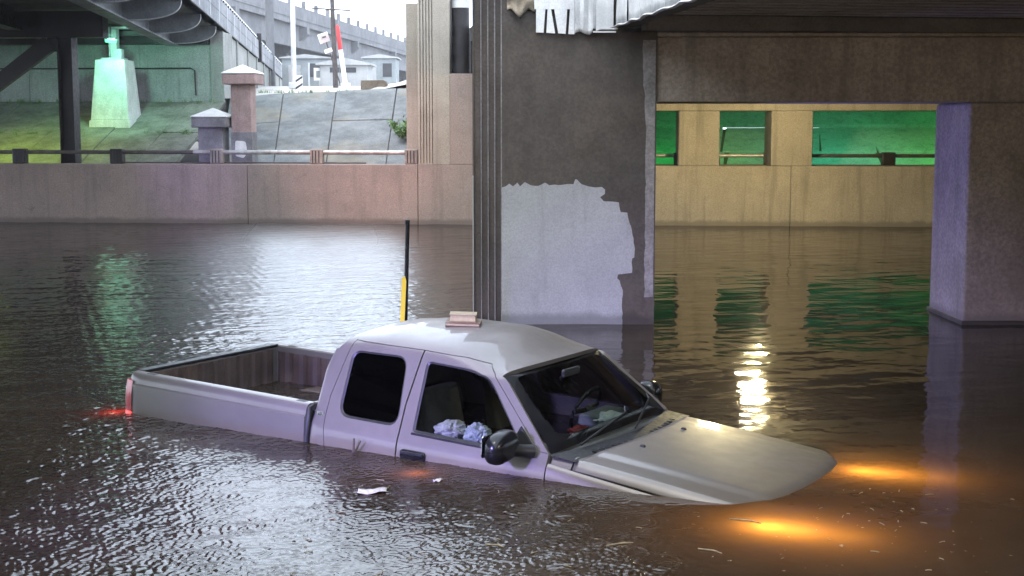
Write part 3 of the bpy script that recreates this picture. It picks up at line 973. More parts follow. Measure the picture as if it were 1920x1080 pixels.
# mirrors
def mirror(sgn):
    b = MB()
    def pt(u, v):
        th = -math.pi + 2 * math.pi * u; ph = -math.pi / 2 + math.pi * v
        e1, e2 = .78, .72
        f = lambda w, e: math.copysign(abs(w) ** e, w)
        cx = f(math.cos(ph), e1) * f(math.cos(th), e2); cy = f(math.cos(ph), e1) * f(math.sin(th), e2); cz = f(math.sin(ph), e1)
        y = sgn * (1.125 + (.145 if sgn < 0 else .11) * cy)
        z = 1.322 + .108 * cz - .02 * cy
        x = -2.04 + .088 * cx * (1.0 - .18 * cy)
        return (x, y, z)
    b.grid(pt, 28, 16)
    o_ = b.build('side_mirror', M['gloss_trim'], truck, 60)
    MB().tube([(-1.90, sgn * .93, 1.275), (-1.96, sgn * 1.0, 1.285), (-2.0, sgn * 1.08, 1.30)], [.05, .045, .05], 8).build('mirror_arm', M['trim'], o_, 50)
    MB().prism([(-2.12, 1.245), (-1.86, 1.235), (-2.02, 1.43)], sgn * (side_y(1.30) - .01), sgn * (side_y(1.30) + .012)).build('sail_panel', M['trim'], o_, bevel=.006)
    MB().prism(round_poly([(1.03, 1.25), (1.24, 1.25), (1.24, 1.40), (1.03, 1.40)], .03) if sgn > 0 else
               round_poly([(-1.03, 1.25), (-1.24, 1.25), (-1.24, 1.40), (-1.03, 1.40)], .03), -2.126, -2.120, 'x').build('mirror_glass', M['chrome'], o_)
mirror(-1); mirror(1)

# badge on the rear pillar
bd = MB().prism(round_poly([(-3.835, 1.252), (-3.772, 1.250), (-3.772, 1.280), (-3.835, 1.282)], .006), -.921, -.928)
bdo = bd.build('badge', M['chrome'], truck)
cv = bpy.data.curves.new('badge_text', 'FONT'); cv.body = 'LS'; cv.size = .034; cv.extrude = .001; cv.align_x = 'CENTER'
to = bpy.data.objects.new('tmp', cv); COL.objects.link(to)
tm = bpy.data.meshes.new_from_object(to.evaluated_get(bpy.context.evaluated_depsgraph_get()))
bpy.data.objects.remove(to)
lt = link('badge_letters', tm, M['black'], bdo)
lt.rotation_euler = (R(90), 0, 0); lt.location = (-3.803, -.929, 1.254)

# interior
def seat(y0, y1, xb, name):
    b = MB().prism(round_poly([(xb, .78), (xb + .14, .80), (xb - .02, 1.52), (xb - .14, 1.50)], .05), y0, y1)
    s = b.build(name, M['interior'], truck, 40, bevel=.045, seg=3)
    MB().box(xb + .06, xb + .58, y0, y1, .72, .92).build('cushion', M['interior'], s, 40, bevel=.05, seg=3)
    return s
for y0, y1 in ((-.74, -.24), (.20, .72)):
    s = seat(y0, y1, -2.98, 'front_seat')
    yc = (y0 + y1) / 2
    MB().prism(round_poly([(-3.17, 1.50), (-3.06, 1.52), (-3.08, 1.70), (-3.17, 1.69)], .03), yc - .13, yc + .13).build('headrest', M['interior'], s, 40, bevel=.03, seg=3)
seat(-.74, .74, -3.68, 'rear_bench')
db = MB()
db.prism(round_poly([(-1.74, .85), (-1.74, 1.235), (-2.02, 1.245), (-2.13, 1.19), (-2.06, .85)], .04), -.84, .84)
dsh = db.build('dashboard', M['dash'], truck, 40)
MB().prism(round_poly([(-1.95, 1.22), (-2.20, 1.20), (-2.19, 1.30), (-2.00, 1.30)], .04), .20, .62).build('instrument_hood', M['dash'], dsh, 40, bevel=.03)
sw = MB()
ring = []
for k in range(25):
    a = 2 * math.pi * k / 24
    ring.append(Vector((-2.24 + .075 * math.sin(a), .40 + .185 * math.cos(a), 1.30 + .165 * math.sin(a))))
sw.tube(ring, .017, 8, False)
for a in (0, math.pi, 1.5 * math.pi):
    sw.tube([(-2.22, .40, 1.29), (-2.24 + .075 * math.sin(a), .40 + .185 * math.cos(a), 1.30 + .165 * math.sin(a))], .02, 6)
sw.tube([(-2.24, .40, 1.29), (-2.05, .40, 1.2)], .045, 10)
sw.build('steering_wheel', M['trim'], truck, 50)
MB().box(-2.13, -2.10, -.19, .05, 1.645, 1.705).build('rearview_mirror', M['trim'], truck, bevel=.012)
# headlights below the surface, lit
for sgn, ly, lx in ((-1, -1.20, -.10), (1, .44, -.06)):
    hl = MB().box(-.20, -.13, min(sgn * .56, sgn * .84), max(sgn * .56, sgn * .84), .80, .97).build('headlight', M['head_lit'], truck, bevel=.02)
    for dx, dz, e in ((0.03, 1.04, 6.5), (.22, 1.0, 5.0), (.50, .94, 2.6)):     # glow of the beam in the silty water
        light('headlight_beam', 'POINT', (lx + dx, ly + dx * .12, dz), e * (1.0 if sgn > 0 else 1.25), (1.0, .50, .10), hl, shadow_soft_size=.06)
tlp = light('tail_glow', 'POINT', (-5.98, -1.0, .90), .8, (1.0, .05, .04), truck, shadow_soft_size=.03)
mk = light('door_lamp_glow', 'POINT', (-2.62, -1.30, .99), .55, (1.0, .35, .08), truck, shadow_soft_size=.04)

# ------------------------------------------------------------------ things in and on the truck
TM = Matrix.Translation(TRUCK_LOC) @ Matrix.Rotation(R(-32.496), 4, 'Z') @ Matrix.Rotation(R(1.80), 4, 'Y')
def at_truck(p):
    return TM @ Vector(p)
def crumple(name, mat, centre, size, seed, label, cat, sub=4, amp=.26):
    rnd = random.Random(seed)
    bm = bmesh.new()
    bmesh.ops.create_icosphere(bm, subdivisions=sub, radius=1)
    dirs = [(Vector((rnd.uniform(-1, 1), rnd.uniform(-1, 1), rnd.uniform(-1, 1))).normalized(), rnd.uniform(.5, 1)) for _ in range(26)]
    off = Vector((seed * 3.1, seed * 1.7, 0))
    for v in bm.verts:
        n_ = v.co.normalized()
        k = 1.0
        for fr_, am_ in ((1.3, .45), (2.9, .30), (6.0, .14)):
            k += am_ * amp * 2.0 * (abs(mnoise.noise(n_ * fr_ + off)) * 2 - .55)
        for d_, a_ in dirs[:8]:
            dp = n_.dot(d_)
            if dp > .80:
                k -= amp * a_ * (dp - .80) * 1.8
        v.co = Vector((n_.x * k * size[0], n_.y * k * size[1], n_.z * k * size[2]))
    me = bpy.data.meshes.new(name); bm.to_mesh(me); bm.free()
    o_ = link(name, me, mat)
    o_.matrix_world = TM @ Matrix.Translation(centre)
    tag(o_, label, cat)
    return o_
crumple('plastic_bag', M['bag'], (-2.80, -.62, 1.235), (.13, .12, .075), 3, 'white crumpled plastic bag on the passenger seat behind the front window', 'bag')
crumple('plastic_bag', M['bag_blue'], (-2.58, -.60, 1.225), (.10, .10, .085), 5, 'pale blue knotted plastic bag beside the white bag in the truck cab', 'bag')
crumple('paper_heap', M['bag'], (-1.97, .30, 1.275), (.12, .16, .045), 9, 'heap of white papers on the dashboard behind the windshield', 'paper')
crumple('red_cap', M['red_cloth'], (-1.93, -.22, 1.275), (.09, .11, .045), 11, 'dark red cloth cap on the dashboard behind the windshield', 'cap')

# two books on the roof
def book(name, c, size, rot, mat, label):
    hx, hy, hz = size
    b = MB().box(-hx, hx, -hy, hy, -hz, -hz + .006).box(-hx, hx, -hy, hy, hz - .006, hz).box(-hx, hx, hy - .006, hy, -hz + .006, hz - .006)
    t_ = thing(name, label, 'book')
    t_.matrix_world = TM @ Matrix.Translation(c) @ Matrix.Rotation(rot, 4, 'Z')
    b.build('cover', mat, t_)
    MB().box(-hx + .008, hx - .008, -hy + .006, hy - .008, -hz + .0065, hz - .0065).build('pages', M['pages'], t_)
    return t_
book('book', (-3.12, -.02, 1.928), (.135, .115, .014), R(30), M['cover'], 'thin brown book lying flat on the truck roof under a thicker one')
book('book', (-3.14, .0, 1.970), (.105, .085, .028), R(32), M['cover_tan'], 'thick tan book on top of the thin brown one on the truck roof')

# ================================================================== middle pier with the beam over the opening
PB = (0.6, 17.3, -1.3)
def neg(p):
    return (-p[0], -p[1], -p[2])
pier = thing('bridge_pier', 'dark taupe concrete bridge pier with grooved corner and a beam over a wide opening', 'pier', PB)
poly = []
for fx in (-.368, -.286, -.205):
    poly += [(fx - .074, 16.69), (fx - .009, 16.69), (fx - .006, 16.668), (fx + .006, 16.668), (fx + .009, 16.69)]
poly = [(-.472, 16.668), (-.455, 16.668), (-.452, 16.69)] + poly[1:] + [(-.137, 16.69)]
x = -.134
poly += [(x, 16.65), (1.72, 16.65), (1.72, 18.0), (-.472, 18.0)]
MB().prism(poly, -1.3, 5.2, 'z').build('fluted_shaft', M['dark_paint'], pier, loc=neg(PB), bevel=.006)
for fx in (-.368, -.286, -.205, -.1275):
    MB().box(fx - .0055, fx + .0055, 16.662 if fx < -.2 else 16.6455, 16.6675 if fx < -.2 else 16.6495, -.5, 5.2).build('fillet', M['edge_paint'], pier, loc=neg(PB))
MB().box(-.474, -.462, 16.660, 16.6675, -.5, 1.80).build('fillet', M['patch'], pier, loc=neg(PB))
MB().box(1.722, 9.5, 16.70, 17.95, 2.672, 3.44).build('beam', M['beam_conc'], pier, loc=neg(PB), bevel=.02)
MB().box(5.452, 9.5, 16.652, 18.0, -1.3, 2.670).build('end_shaft', M['beam_conc'], pier, loc=neg(PB), bevel=.045, seg=3)
MB().box(5.43, 9.5, 16.60, 18.02, -1.3, .045).build('footing', M['dark_paint'], pier, loc=neg(PB), bevel=.015)
def pz(py):
    return 1.703 - (py - 345) * .00643
def pxx(px):
    return (px - 960) * .00641
pp = [(941, 352), (948, 350), (955, 345), (962, 350), (970, 343), (975, 350), (984, 342), (995, 348), (1010, 349), (1022, 343), (1030, 348),
      (1055, 347), (1075, 346), (1078, 337), (1081, 337), (1090, 346), (1103, 350), (1115, 352), (1128, 351), (1134, 356), (1134, 364),
      (1125, 370), (1131, 377), (1135, 378), (1160, 380), (1163, 396), (1164, 398), (1176, 399), (1181, 420), (1183, 424), (1186, 440), (1191, 468),
      (1190, 483), (1186, 485), (1186, 512), (1170, 514), (1160, 515), (1158, 522), (1163, 527), (1165, 536), (1169, 545), (1168, 560), (1169, 604), (1168, 630), (941, 630)]
rnd = random.Random(4)
dense = []
for i in range(len(pp)):
    a, b = pp[i], pp[(i + 1) % len(pp)]
    L = math.hypot(b[0] - a[0], b[1] - a[1]); n = max(1, int(L / 7))
    straight = a[0] == 941 and b[0] == 941
    for k in range(n):
        t = k / n
        j = 0 if (k == 0 or straight) else 1.1
        dense.append((pxx(a[0] + (b[0] - a[0]) * t + rnd.uniform(-j, j)), pz(a[1] + (b[1] - a[1]) * t + rnd.uniform(-j, j))))
MB().prism(dense, 16.6465, 16.651).build('paint_patch', M['patch'], pier, loc=neg(PB))
st = []
rnd = random.Random(8)
for k in range(30):
    z = .33 + (3.40 - .33) * k / 29
    st.append((1.60 - .05 * sstep(z, 2.2, 3.3) + rnd.uniform(-.008, .008), z))
MB().prism(st + [(1.705, 3.40), (1.705, .34)], 16.6462, 16.652).build('worn_paint_strip', M['edge_paint'], pier, loc=neg(PB))
MB().box(1.722, 9.5, 16.66, 17.0, 3.4425, 3.50).build('bearing_ledge', M['beam_conc'], pier, loc=neg(PB), bevel=.01)

# ================================================================== right hand deck
DR = math.atan(.125)
DB = (1.22, 16.65, 3.5)
deck = thing('bridge_deck', 'dark bridge deck with ribbed metal underside above the wide opening', 'bridge', DB, DR)
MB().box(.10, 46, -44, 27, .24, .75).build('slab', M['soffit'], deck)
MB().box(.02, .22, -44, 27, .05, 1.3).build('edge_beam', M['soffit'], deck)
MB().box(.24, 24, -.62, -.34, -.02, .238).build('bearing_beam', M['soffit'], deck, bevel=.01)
rib_me = MB().prism([(-.13, .236), (-.075, .135), (.075, .135), (.13, .236)], .24, 20, 'x').mesh('rib')
k = 0
yy = -.95
while yy > -15:
    link('rib', rib_me if k == 0 else rib_me, M['rib'], deck, loc=(0, yy, 0)); yy -= .345; k += 1
for yb in (6.0, 11.5):
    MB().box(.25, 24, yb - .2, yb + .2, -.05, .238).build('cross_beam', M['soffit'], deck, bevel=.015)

# white cladding at the deck corner
CB = (.28, 16.55, 3.47)
clad = thing('metal_cladding', 'torn white sheet metal cladding with slots at the deck corner', 'cladding', CB)
cl = neg(CB)
yF0, yF1 = 16.575, 16.59
def strip(poly):
    MB().prism(poly, yF0, yF1).build('strip', M['white_metal'], clad, loc=cl)
strip([(.283, 3.485), (.372, 3.482), (.392, 3.752), (.283, 3.752)])
strip([(.405, 3.480), (.508, 3.474), (.460, 3.752), (.418, 3.752)])
strip([(.545, 3.474), (.632, 3.468), (.650, 3.752), (.496, 3.752)])
strip([(.664, 3.466), (.735, 3.464), (.735, 3.752), (.682, 3.752)])
MB().prism([(.262, 3.7535), (.735, 3.7535), (.735, 4.7), (.262, 4.7)], yF0, yF1).build('front_sheet', M['white_metal'], clad, loc=cl)
def fold(u, v):
    xs = [.737, .80, .84, .90, .93, .95, .99]
    ys = [16.575, 16.60, 16.56, 16.60, 16.57, 16.52, 16.54]
    i = u * 6
    xx = float(np.interp(i, range(7), xs)); yy_ = float(np.interp(i, range(7), ys))
    z0 = 3.475 + .02 * math.sin(u * 9) + (.03 if u > .8 else 0)
    return (xx, yy_ + .02 * math.sin(v * 14 + u * 7) * (1 - v), z0 + (4.7 - z0) * v)
MB().grid(fold, 18, 24).build('folded_sheet', M['white_metal'], clad, 35, solid=.006, loc=cl)
MB().prism([(.985, 3.50), (1.19, 3.545), (1.19, 4.7), (.985, 4.7)], 16.52, 16.535).build('side_sheet', M['white_metal'], clad, loc=cl)
for k, (z, xa, xb) in enumerate(((3.478, .95, 1.22), (3.515, 1.02, 1.24))):
    MB().box(xa, xb, 16.50, 16.545, z, z + .018).build('flashing', M['white_metal'], clad, loc=cl)
# fascia along the deck edge, one panel after the other
fasc = thing('deck_fascia', 'row of white sheet metal fascia panels along the near deck edge', 'fascia', DB, DR)
yy = -.16
k = 0
rnd = random.Random(12)
while yy > -15:
    w_ = .62
    tone = rnd.uniform(0, .015)
    def fp(u, v, yy=yy, w_=w_, ph=rnd.uniform(0, 6)):
        y_ = yy - (w_ - .008) * u
        z0 = .045 + .012 * math.sin(u * 6.3 + ph) + .006 * math.sin(u * 23 + ph)
        xo = -.015 - .012 * math.sin(u * 3.1) + .018 * math.sin(v * 9 + ph) * (1 - v) * .6
        return (xo, y_, z0 + (1.4 - z0) * v)
    MB().grid(fp, 12, 12).build('fascia_panel', M['white_metal'], fasc, 40, solid=.004)
    yy -= w_
    k += 1
def rim(u, v):
    y_ = -.16 - 14.6 * u
    a = 2 * math.pi * v
    return (-.03 + .022 * math.cos(a) + .008 * math.sin(u * 160), y_, .045 + .014 * math.sin(a) + .010 * math.sin(u * 123))
MB().grid(rim, 220, 6).build('bent_rim', M['white_metal'], fasc, 50)
# canvas flap
def flap(u, v):
    x = -.06 + .34 * u
    zb = 3.69 + .12 * abs(u - .45) + .03 * math.sin(u * 11)
    return (x, 16.60 + .025 * math.sin(u * 13 + v * 5) + .02 * math.sin(v * 17 - u * 6), zb + (4.3 - zb) * v)
o = MB().grid(flap, 22, 18).build('canvas_flap', M['canvas'], None, 50, solid=.008)
tag(o, 'torn tan canvas flap hanging at the top of the dark pier', 'canvas')

# ================================================================== far retaining wall
wall = thing('retaining_wall', 'long low pinkish concrete retaining wall across the flooded road on the left', 'wall', WO, WR)
for x0, x1 in ((-28, -18.2), (-18.19, -11.9), (-11.888, -5.506), (-5.494, -1.296), (-1.284, 2.4)):
    MB().box(x0, x1, 0, .55, -1.3, 1.45).build('panel', M['pink_conc'], wall, bevel=.015)
ww = thing('window_wall', 'beige concrete wall with three openings seen through the underpass', 'wall', wl(8, 0), WR)
LX = 8.0
for x0, x1 in ((2.41, 7.66), (7.668, 13.0), (13.008, 20)):
    MB().box(x0 - LX, x1 - LX, .02, 1.5, -1.3, 1.43).build('panel', M['cream_conc'], ww, bevel=.015)
for x0, x1 in ((2.41, 3.75), (4.99, 5.96), (7.18, 8.15), (12.4, 14)):
    MB().box(x0 - LX, x1 - LX, .02, 1.5, 1.431, 2.738).build('column', M['cream_conc'], ww, bevel=.02)
MB().box(2.41 - LX, 20 - LX, .02, 1.5, 2.739, 3.55).build('lintel', M['cream_conc'], ww, bevel=.02)

fp_ = thing('fluted_pier', 'tall cream concrete pier with vertical grooves at the end of the low wall', 'pier', wl(0, 0), WR)
poly = []
x = -1.275
for k in range(5):
    poly += [(x, .02), (x + .050, .02), (x + .054, .07), (x + .070, .07)]
    x += .073
poly += [(x, -.004), (-.50, -.004), (-.50, 1.3), (-1.275, 1.3)]
MB().prism(poly, 1.4505, 8, 'z').build('grooved_shaft', M['cream_conc'], fp_, bevel=.006)
MB().box(-.499, 2.4, -.003, 1.3, 1.4505, 3.63).build('low_block', M['pink_conc'], fp_, bevel=.015)
MB().box(-1.66, -1.28, .72, 1.9, 1.30, 5.36).build('wing', M['cream_conc'], fp_, bevel=.015)
MB().box(-1.284, -.912, -.006, .02, 1.4505, 1.475).build('ledge', M['cream_conc'], fp_)
dc = thing('drain_column', 'dark round steel column standing in the notch of the cream pier', 'column', wl(-.27, .35, 3.63), WR)
MB().tube([(0, 0, 0), (0, 0, 1.57)], .215, 20).build('shaft', M['steel_dark'], dc, 40)
MB().tube([(0, 0, 1.572), (0, 0, 2.6)], .225, 20).build('collar', M['white_metal'], dc, 40)
MB().box(.235, .45, .1, .4, 0, .80).build('bracket_plate', M['steel_dark'], dc, bevel=.01)

# ------------------------------------------------------------------ ground behind the wall
structure(MB().box(-30, 24, .56, 2.75, -1.3, 1.28).build('pavement', M['pave'], loc=WO, rotz=WR))
def slope(name, x0, x1, cols, rows, base, top, mat, jit=.0, thick=.14, gap=.012, seed=1, fan=1.0):
    """paved slope: base=(y,z), top(x)->(y,z); slabs are separate pieces over a dark bed"""
    rnd_ = random.Random(seed)
    s_ = thing(name, '', '')
    del s_['label']; del s_['category']
    s_.location = WO; s_.rotation_euler = (0, 0, WR)
    structure(s_)
    def P(x, t, dz=0.0):
        ty, tz = top(x)
        kf = fan + (1 - fan) * t
        return (1 + (x - 1) * kf, base[0] + (ty - base[0]) * t, base[1] + (tz - base[1]) * t + dz)
    b = MB().grid(lambda u, v: P(x0 + (x1 - x0) * u, v, -.05), 12, 3)
    b.build('slope_bed', M['earth'], s_)
    for i in range(len(cols) - 1):
        for j in range(len(rows) - 1):
            a, c = cols[i] + gap, cols[i + 1] - gap
            t0, t1 = rows[j] + .003, rows[j + 1] - .003
            dz = rnd_.uniform(-.012, .012); sh = rnd_.uniform(-jit, jit)
            vs = [P(a, t0, dz), P(c, t0, dz), P(c + sh, t1, dz), P(a + sh, t1, dz)]
            vs2 = [(p[0], p[1], p[2] - thick) for p in vs]
            MB().add(vs + vs2, [(0, 1, 2, 3), (7, 6, 5, 4), (0, 4, 5, 1), (1, 5, 6, 2), (2, 6, 7, 3), (3, 7, 4, 0)]).build('slab', mat, s_, bevel=.012)
    return s_
slope('paved_slope', -8.25, -1.2, [-8.25, -6.58, -4.95, -3.1, -1.2], [0, .58, 1.0], (2.76, 1.27),
      lambda x: (8.5, float(np.interp(x, [-8.3, -6.5, -4.9, -2.8, -1], [3.22, 3.40, 3.43, 3.52, 3.55]))), M['grey_conc'], seed=3, fan=.862, gap=.016)
slope('green_slope', -26, -8.3, [-26, -22, -19, -16.6, -14.6, -12.7, -10.9, -9.4, -8.3], [0, .5, 1.0], (2.76, 1.27), lambda x: (8.2, 3.12), M['slope_conc'], seed=5)
slope('underpass_slope', 1.6, 22, [1.6, 4.1, 6.3, 8.9, 10.4, 12.5, 15, 18, 22], [0, .42, 1.0], (2.76, 1.27), lambda x: (5.3, 2.34), M['abut_conc'], .35, seed=6, gap=.03)
structure(MB().grid(lambda u, v: (1.6 + 20.4 * u, 5.3 + 2.2 * v, 2.33 + 1.5 * v), 4, 2).build('upper_bank', M['abut_conc'], None, solid=.1, loc=WO, rotz=WR))
# upper ground beyond the slope
def ug(u, v):
    x = -60 + 160 * u
    y = 8.45 + (320) * v ** 2
    z0 = float(np.interp(x, [-8.3, -6.5, -4.9, -2.8, -1, 20], [3.20, 3.38, 3.41, 3.50, 3.53, 4.0]))
    k = min(1, (y - 8.45) / 25)
    return (x, y, z0 + (4.3 - z0) * k - .01)
structure(MB().grid(ug, 160, 40).build('gravel_ground', M['gravel'], loc=WO, rotz=WR))

# abutment under the left bridge
ab = thing('bridge_abutment', 'pale concrete abutment wall lit green under the left bridge', 'abutment', wl(-14, 8.5, 2.9), WR)
for x0, x1 in ((-14, -6), (-5.99, -.5), (-.49, 5.2)):
    MB().box(x0, x1, -.05, .9, -1.0, 2.35).build('panel', M['abut_conc'], ab, bevel=.015)
MB().box(5.205, 5.62, -.10, .9, -1.0, 2.30).build('end_post', M['wall_panel'], ab, bevel=.015)
MB().box(-14, 5.2, -.40, -.055, 1.93, 2.17).build('bearing_shelf', M['steel_dark'], ab, bevel=.01)
MB().tube([(-14, -.12, 1.22), (4.6, -.12, 1.22), (4.72, -.12, 1.15), (4.74, -.12, .4)], .022, 8).build('conduit', M['steel_dark'], ab, 50)

# ------------------------------------------------------------------ railing on the wall
rail = thing('pipe_railing', 'low pipe railing with concrete posts along the top of the left wall', 'railing', wl(-6, .25, 1.45), WR)
for px in (-13.8, -11.3, -8.82, -6.3, -3.81, -1.47):
    b = MB().box(px + 6 - .16, px + 6 + .16, -.13, .13, .001, .37)
    o = b.build('post', M['rail_post'] if px > -7 else M['steel_dark'], rail, bevel=.03, seg=3)
    for k in range(3):
        MB().box(px + 6 - .10 + k * .08, px + 6 - .075 + k * .08, -.136, -.128, .03, .33).build('groove', M['black'], o)
MB().tube([(-14 + 6, 0, .285), (-6.9 + 6, 0, .285)], .05, 10).build('pipe', M['rail_dark'], rail, 50)
MB().tube([(-6.9 + 6, 0, .285), (-1.40 + 6, 0, .285)], .058, 10).build('pipe', M['galv'], rail, 50)
MB().tube([(-9 + 6, .05, .03), (-2.6 + 6, .05, .03)], .02, 8).build('base_rod', M['rail_dark'], rail, 50)
def rail_bit(x0, x1, y, z, label, post=None):
    t_ = thing('pipe_railing', label, 'railing', wl((x0 + x1) / 2, y, 1.435), WR)
    h = (x1 - x0) / 2
    MB().tube([(-h, 0, z - 1.435), (h, 0, z - 1.435)], .045, 10).build('pipe', M['rail_dark'] if post else M['galv'], t_, 50)
    for s_ in (-h + .02, h - .02):
        MB().prism([(s_ - .03, .0), (s_ + .05, .0), (s_ + .02, z - 1.435 + .07), (s_ - .05, z - 1.435 + .07)], -.06, .06).build('end_plate', M['steel_dark'], t_, bevel=.008)
    if post:
        MB().box(post - (x0 + x1) / 2 - .16, post - (x0 + x1) / 2 + .16, -.12, .12, 0, z - 1.435 + .08).build('post', M['steel_dark'], t_, bevel=.03)
rail_bit(3.76, 4.98, .9, 1.66, 'short pipe railing in the narrow opening beside the dark pier')
rail_bit(5.98, 7.16, .9, 1.66, 'short pipe railing across the middle opening of the beige wall')
rail_bit(8.17, 12.38, .9, 1.66, 'long dark pipe railing with a post in the widest opening', 10.1)

# ------------------------------------------------------------------ gate pillars
def gate_pillar(loc, hb, h, hc, hcap, hpyr, m_body, m_cap, label):
    t_ = thing('gate_pillar', label, 'pillar', loc, WR, 'capped masonry pillars on the wall')
    b_ = MB().box(-hb, hb, -hb, hb, 0, h).build('body', m_body, t_, bevel=.02)
    MB().box(-hc, hc, -hc, hc, h + .001, h + hcap).build('cap_block', m_body, t_, bevel=.025)
    py = MB().add([(-hc - .015, -hc - .015, h + hcap + .002), (hc + .015, -hc - .015, h + hcap + .002), (hc + .015, hc + .015, h + hcap + .002), (-hc - .015, hc + .015, h + hcap + .002),
                   (-hc - .015, -hc - .015, h + hcap + .03), (hc + .015, -hc - .015, h + hcap + .03), (hc + .015, hc + .015, h + hcap + .03), (-hc - .015, hc + .015, h + hcap + .03),
                   (0, 0, h + hcap + hpyr)],
                  [(3, 2, 1, 0), (0, 1, 5, 4), (1, 2, 6, 5), (2, 3, 7, 6), (3, 0, 4, 7), (4, 5, 8), (5, 6, 8), (6, 7, 8), (7, 4, 8)])
    py.build('pyramid_cap', m_cap, t_, bevel=.01)
    return t_, b_
gp, gb_ = gate_pillar(wl(-5.79, .90, 1.28), .255, 2.12, .42, .26, .24, M['brick_pink'], M['cap_white'], 'tall pink masonry pillar with white pyramid cap beside the grey slope')
MB().box(-.20, .20, -.262, -.2555, .98, 1.98).build('face_panel', M['brick_pink'], gb_, bevel=.003)
MB().box(-.262, .262, -.268, .262, .90, .945).build('band', M['mason_grey'], gb_)
MB().box(-.262, .262, -.2625, .262, .0, .899).build('base_course', M['mason_grey'], gb_)
MB().prism(round_poly([(-.17, .36), (.05, .30), (.14, .45), (.10, .72), (-.16, .74)], .06), -.2655, -.262).build('poster', M['cap_white'], gb_)
gate_pillar(wl(-6.54, .80, 1.28), .31, 1.06, .44, .25, .24, M['mason_grey'], M['cap_white'], 'short grey masonry pillar with white pyramid cap beside the taller pink one')

# ------------------------------------------------------------------ left bridge
LB = (-8.74, 42.73, 5.29)
br = thing('railway_bridge', 'dark steel bridge with concrete parapet crossing at upper left', 'bridge', LB, DR)
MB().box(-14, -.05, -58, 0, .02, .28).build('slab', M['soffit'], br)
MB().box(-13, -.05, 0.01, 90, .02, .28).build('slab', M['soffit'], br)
yy = -56
while yy < 84:
    L = 3.0 if yy < 30 else 12.0
    p_ = MB().box(-.30, 0, yy + .006, yy + L - .006, .02, .80).build('parapet_panel', M['parapet'], br, bevel=.012)
    MB().box(-.002, .012, yy + .2, yy + .34, .06, .78).build('pilaster', M['bracket'], p_)
    MB().box(-.0015, .006, yy + .01, yy + L - .01, .40, .425).build('joint_line', M['steel_dark'], p_)
    yy += L
pr = MB().tube([(-.10, -56, .95), (-.10, 84, .95)], .045, 8)
pr.build('top_rail', M['white'], br, 50)
cl_me = MB().box(-.16, -.04, -.05, .05, .80, .93).mesh('rail_clamp')
yy = -20
while yy < 60:
    link('rail_clamp', cl_me, M['steel_dark'], br, loc=(0, yy, 0)); yy += .95 if yy < 20 else 2.0
for gx, mt in ((-1.5, 'steel_grey'), (-4.6, 'steel_dark'), (-7.7, 'steel_dark'), (-10.8, 'steel_dark')):  # outer girder's grey carries the tone of its sky-lit face
    b = MB().box(gx - .012, gx + .012, -58, -.3, -.50, .018)
    go = b.build('girder', M[mt], br)
    MB().box(gx - .18, gx + .18, -58, -.3, -.535, -.501).build('bottom_flange', M['steel_dark'] if gx < -2 else M['steel_grey'], go)
    for sy in np.arange(-57.0, -1, 1.6):
        pass
# curved cantilever brackets carrying the overhang
bp = []
for k in range(13):
    a = math.pi / 2 * k / 12
    bp.append((-1.48 + 1.36 * (1 - math.cos(a)), -.48 + .42 * math.sin(a) ** 1.0 * (k / 12) ** .6))
def bcurve(n_):
    out_ = []
    for k in range(n_ + 1):
        a = math.pi / 2 * k / n_
        out_.append((-1.48 + 1.34 * math.sin(a) ** .75, -.49 + .49 * (1 - math.cos(a) ** .75)))
    return out_
bp = bcurve(14) + [(-1.48, .015)]
bme = MB().prism(bp, -.012, .012).mesh('bracket_web')
fl = MB()
cpts = bcurve(18)
for (x0, z0), (x1, z1) in zip(cpts[:-1], cpts[1:]):
    fl.add([(x0, -.07, z0 - .002), (x0, .07, z0 - .002), (x1, .07, z1 - .002), (x1, -.07, z1 - .002), (x0, -.07, z0 - .022), (x0, .07, z0 - .022), (x1, .07, z1 - .022), (x1, -.07, z1 - .022)],
           [(0, 1, 2, 3), (7, 6, 5, 4), (0, 4, 5, 1), (1, 5, 6, 2), (2, 6, 7, 3), (3, 7, 4, 0)])
fme = fl.mesh('bracket_flange')
yy = -1.2
while yy > -50:
    b_ = link('bracket', bme, M['steel_grey'], br, loc=(0, yy, 0))
    link('flange', fme, M['bracket'], b_)  # pale flange colour holds the highlight along the curved edge
    yy -= 4.6
# steel bent under the bridge
bent = thing('steel_bent', 'dark riveted steel column with diagonal brace standing behind the left wall', 'column', wl(-10.28, .95, 1.28), WR)
MB().box(-.17, .17, -.02, .02, 0, 3.5).box(-.19, -.171, -.2, .2, 0, 3.5).box(.171, .19, -.2, .2, 0, 3.5).build('column_shaft', M['steel_dark'], bent)
MB().box(-.26, .26, -.24, .24, 0, .10).build('base_plate', M['steel_dark'], bent, bevel=.01)
MB().box(-9, 1.0, -.2, .2, 3.30, 3.95).build('cap_beam', M['steel_dark'], bent, bevel=.01)
MB().prism([(-.48, 3.30), (-.19, 3.30), (-.19, 2.93), (-.42, 2.98), (-.62, 3.10)], -.03, .03).build('gusset_plate', M['steel_dark'], bent)
MB().prism([(-.60, 3.30), (-.28, 3.02), (-2.3, 1.62), (-2.55, 1.86)], -.09, .09).build('brace', M['steel_dark'], bent)
bent2 = thing('steel_bent', 'dark steel column at the left picture edge behind the diagonal brace', 'column', wl(-14.9, 3.6, 1.28), WR)
MB().box(-.17, .17, -.02, .02, 0, 3.6).box(-.19, -.171, -.2, .2, 0, 3.6).box(.171, .19, -.2, .2, 0, 3.6).build('column_shaft', M['steel_dark'], bent2)
MB().box(-.26, .26, -.24, .24, 0, .10).build('base_plate', M['steel_dark'], bent2, bevel=.01)

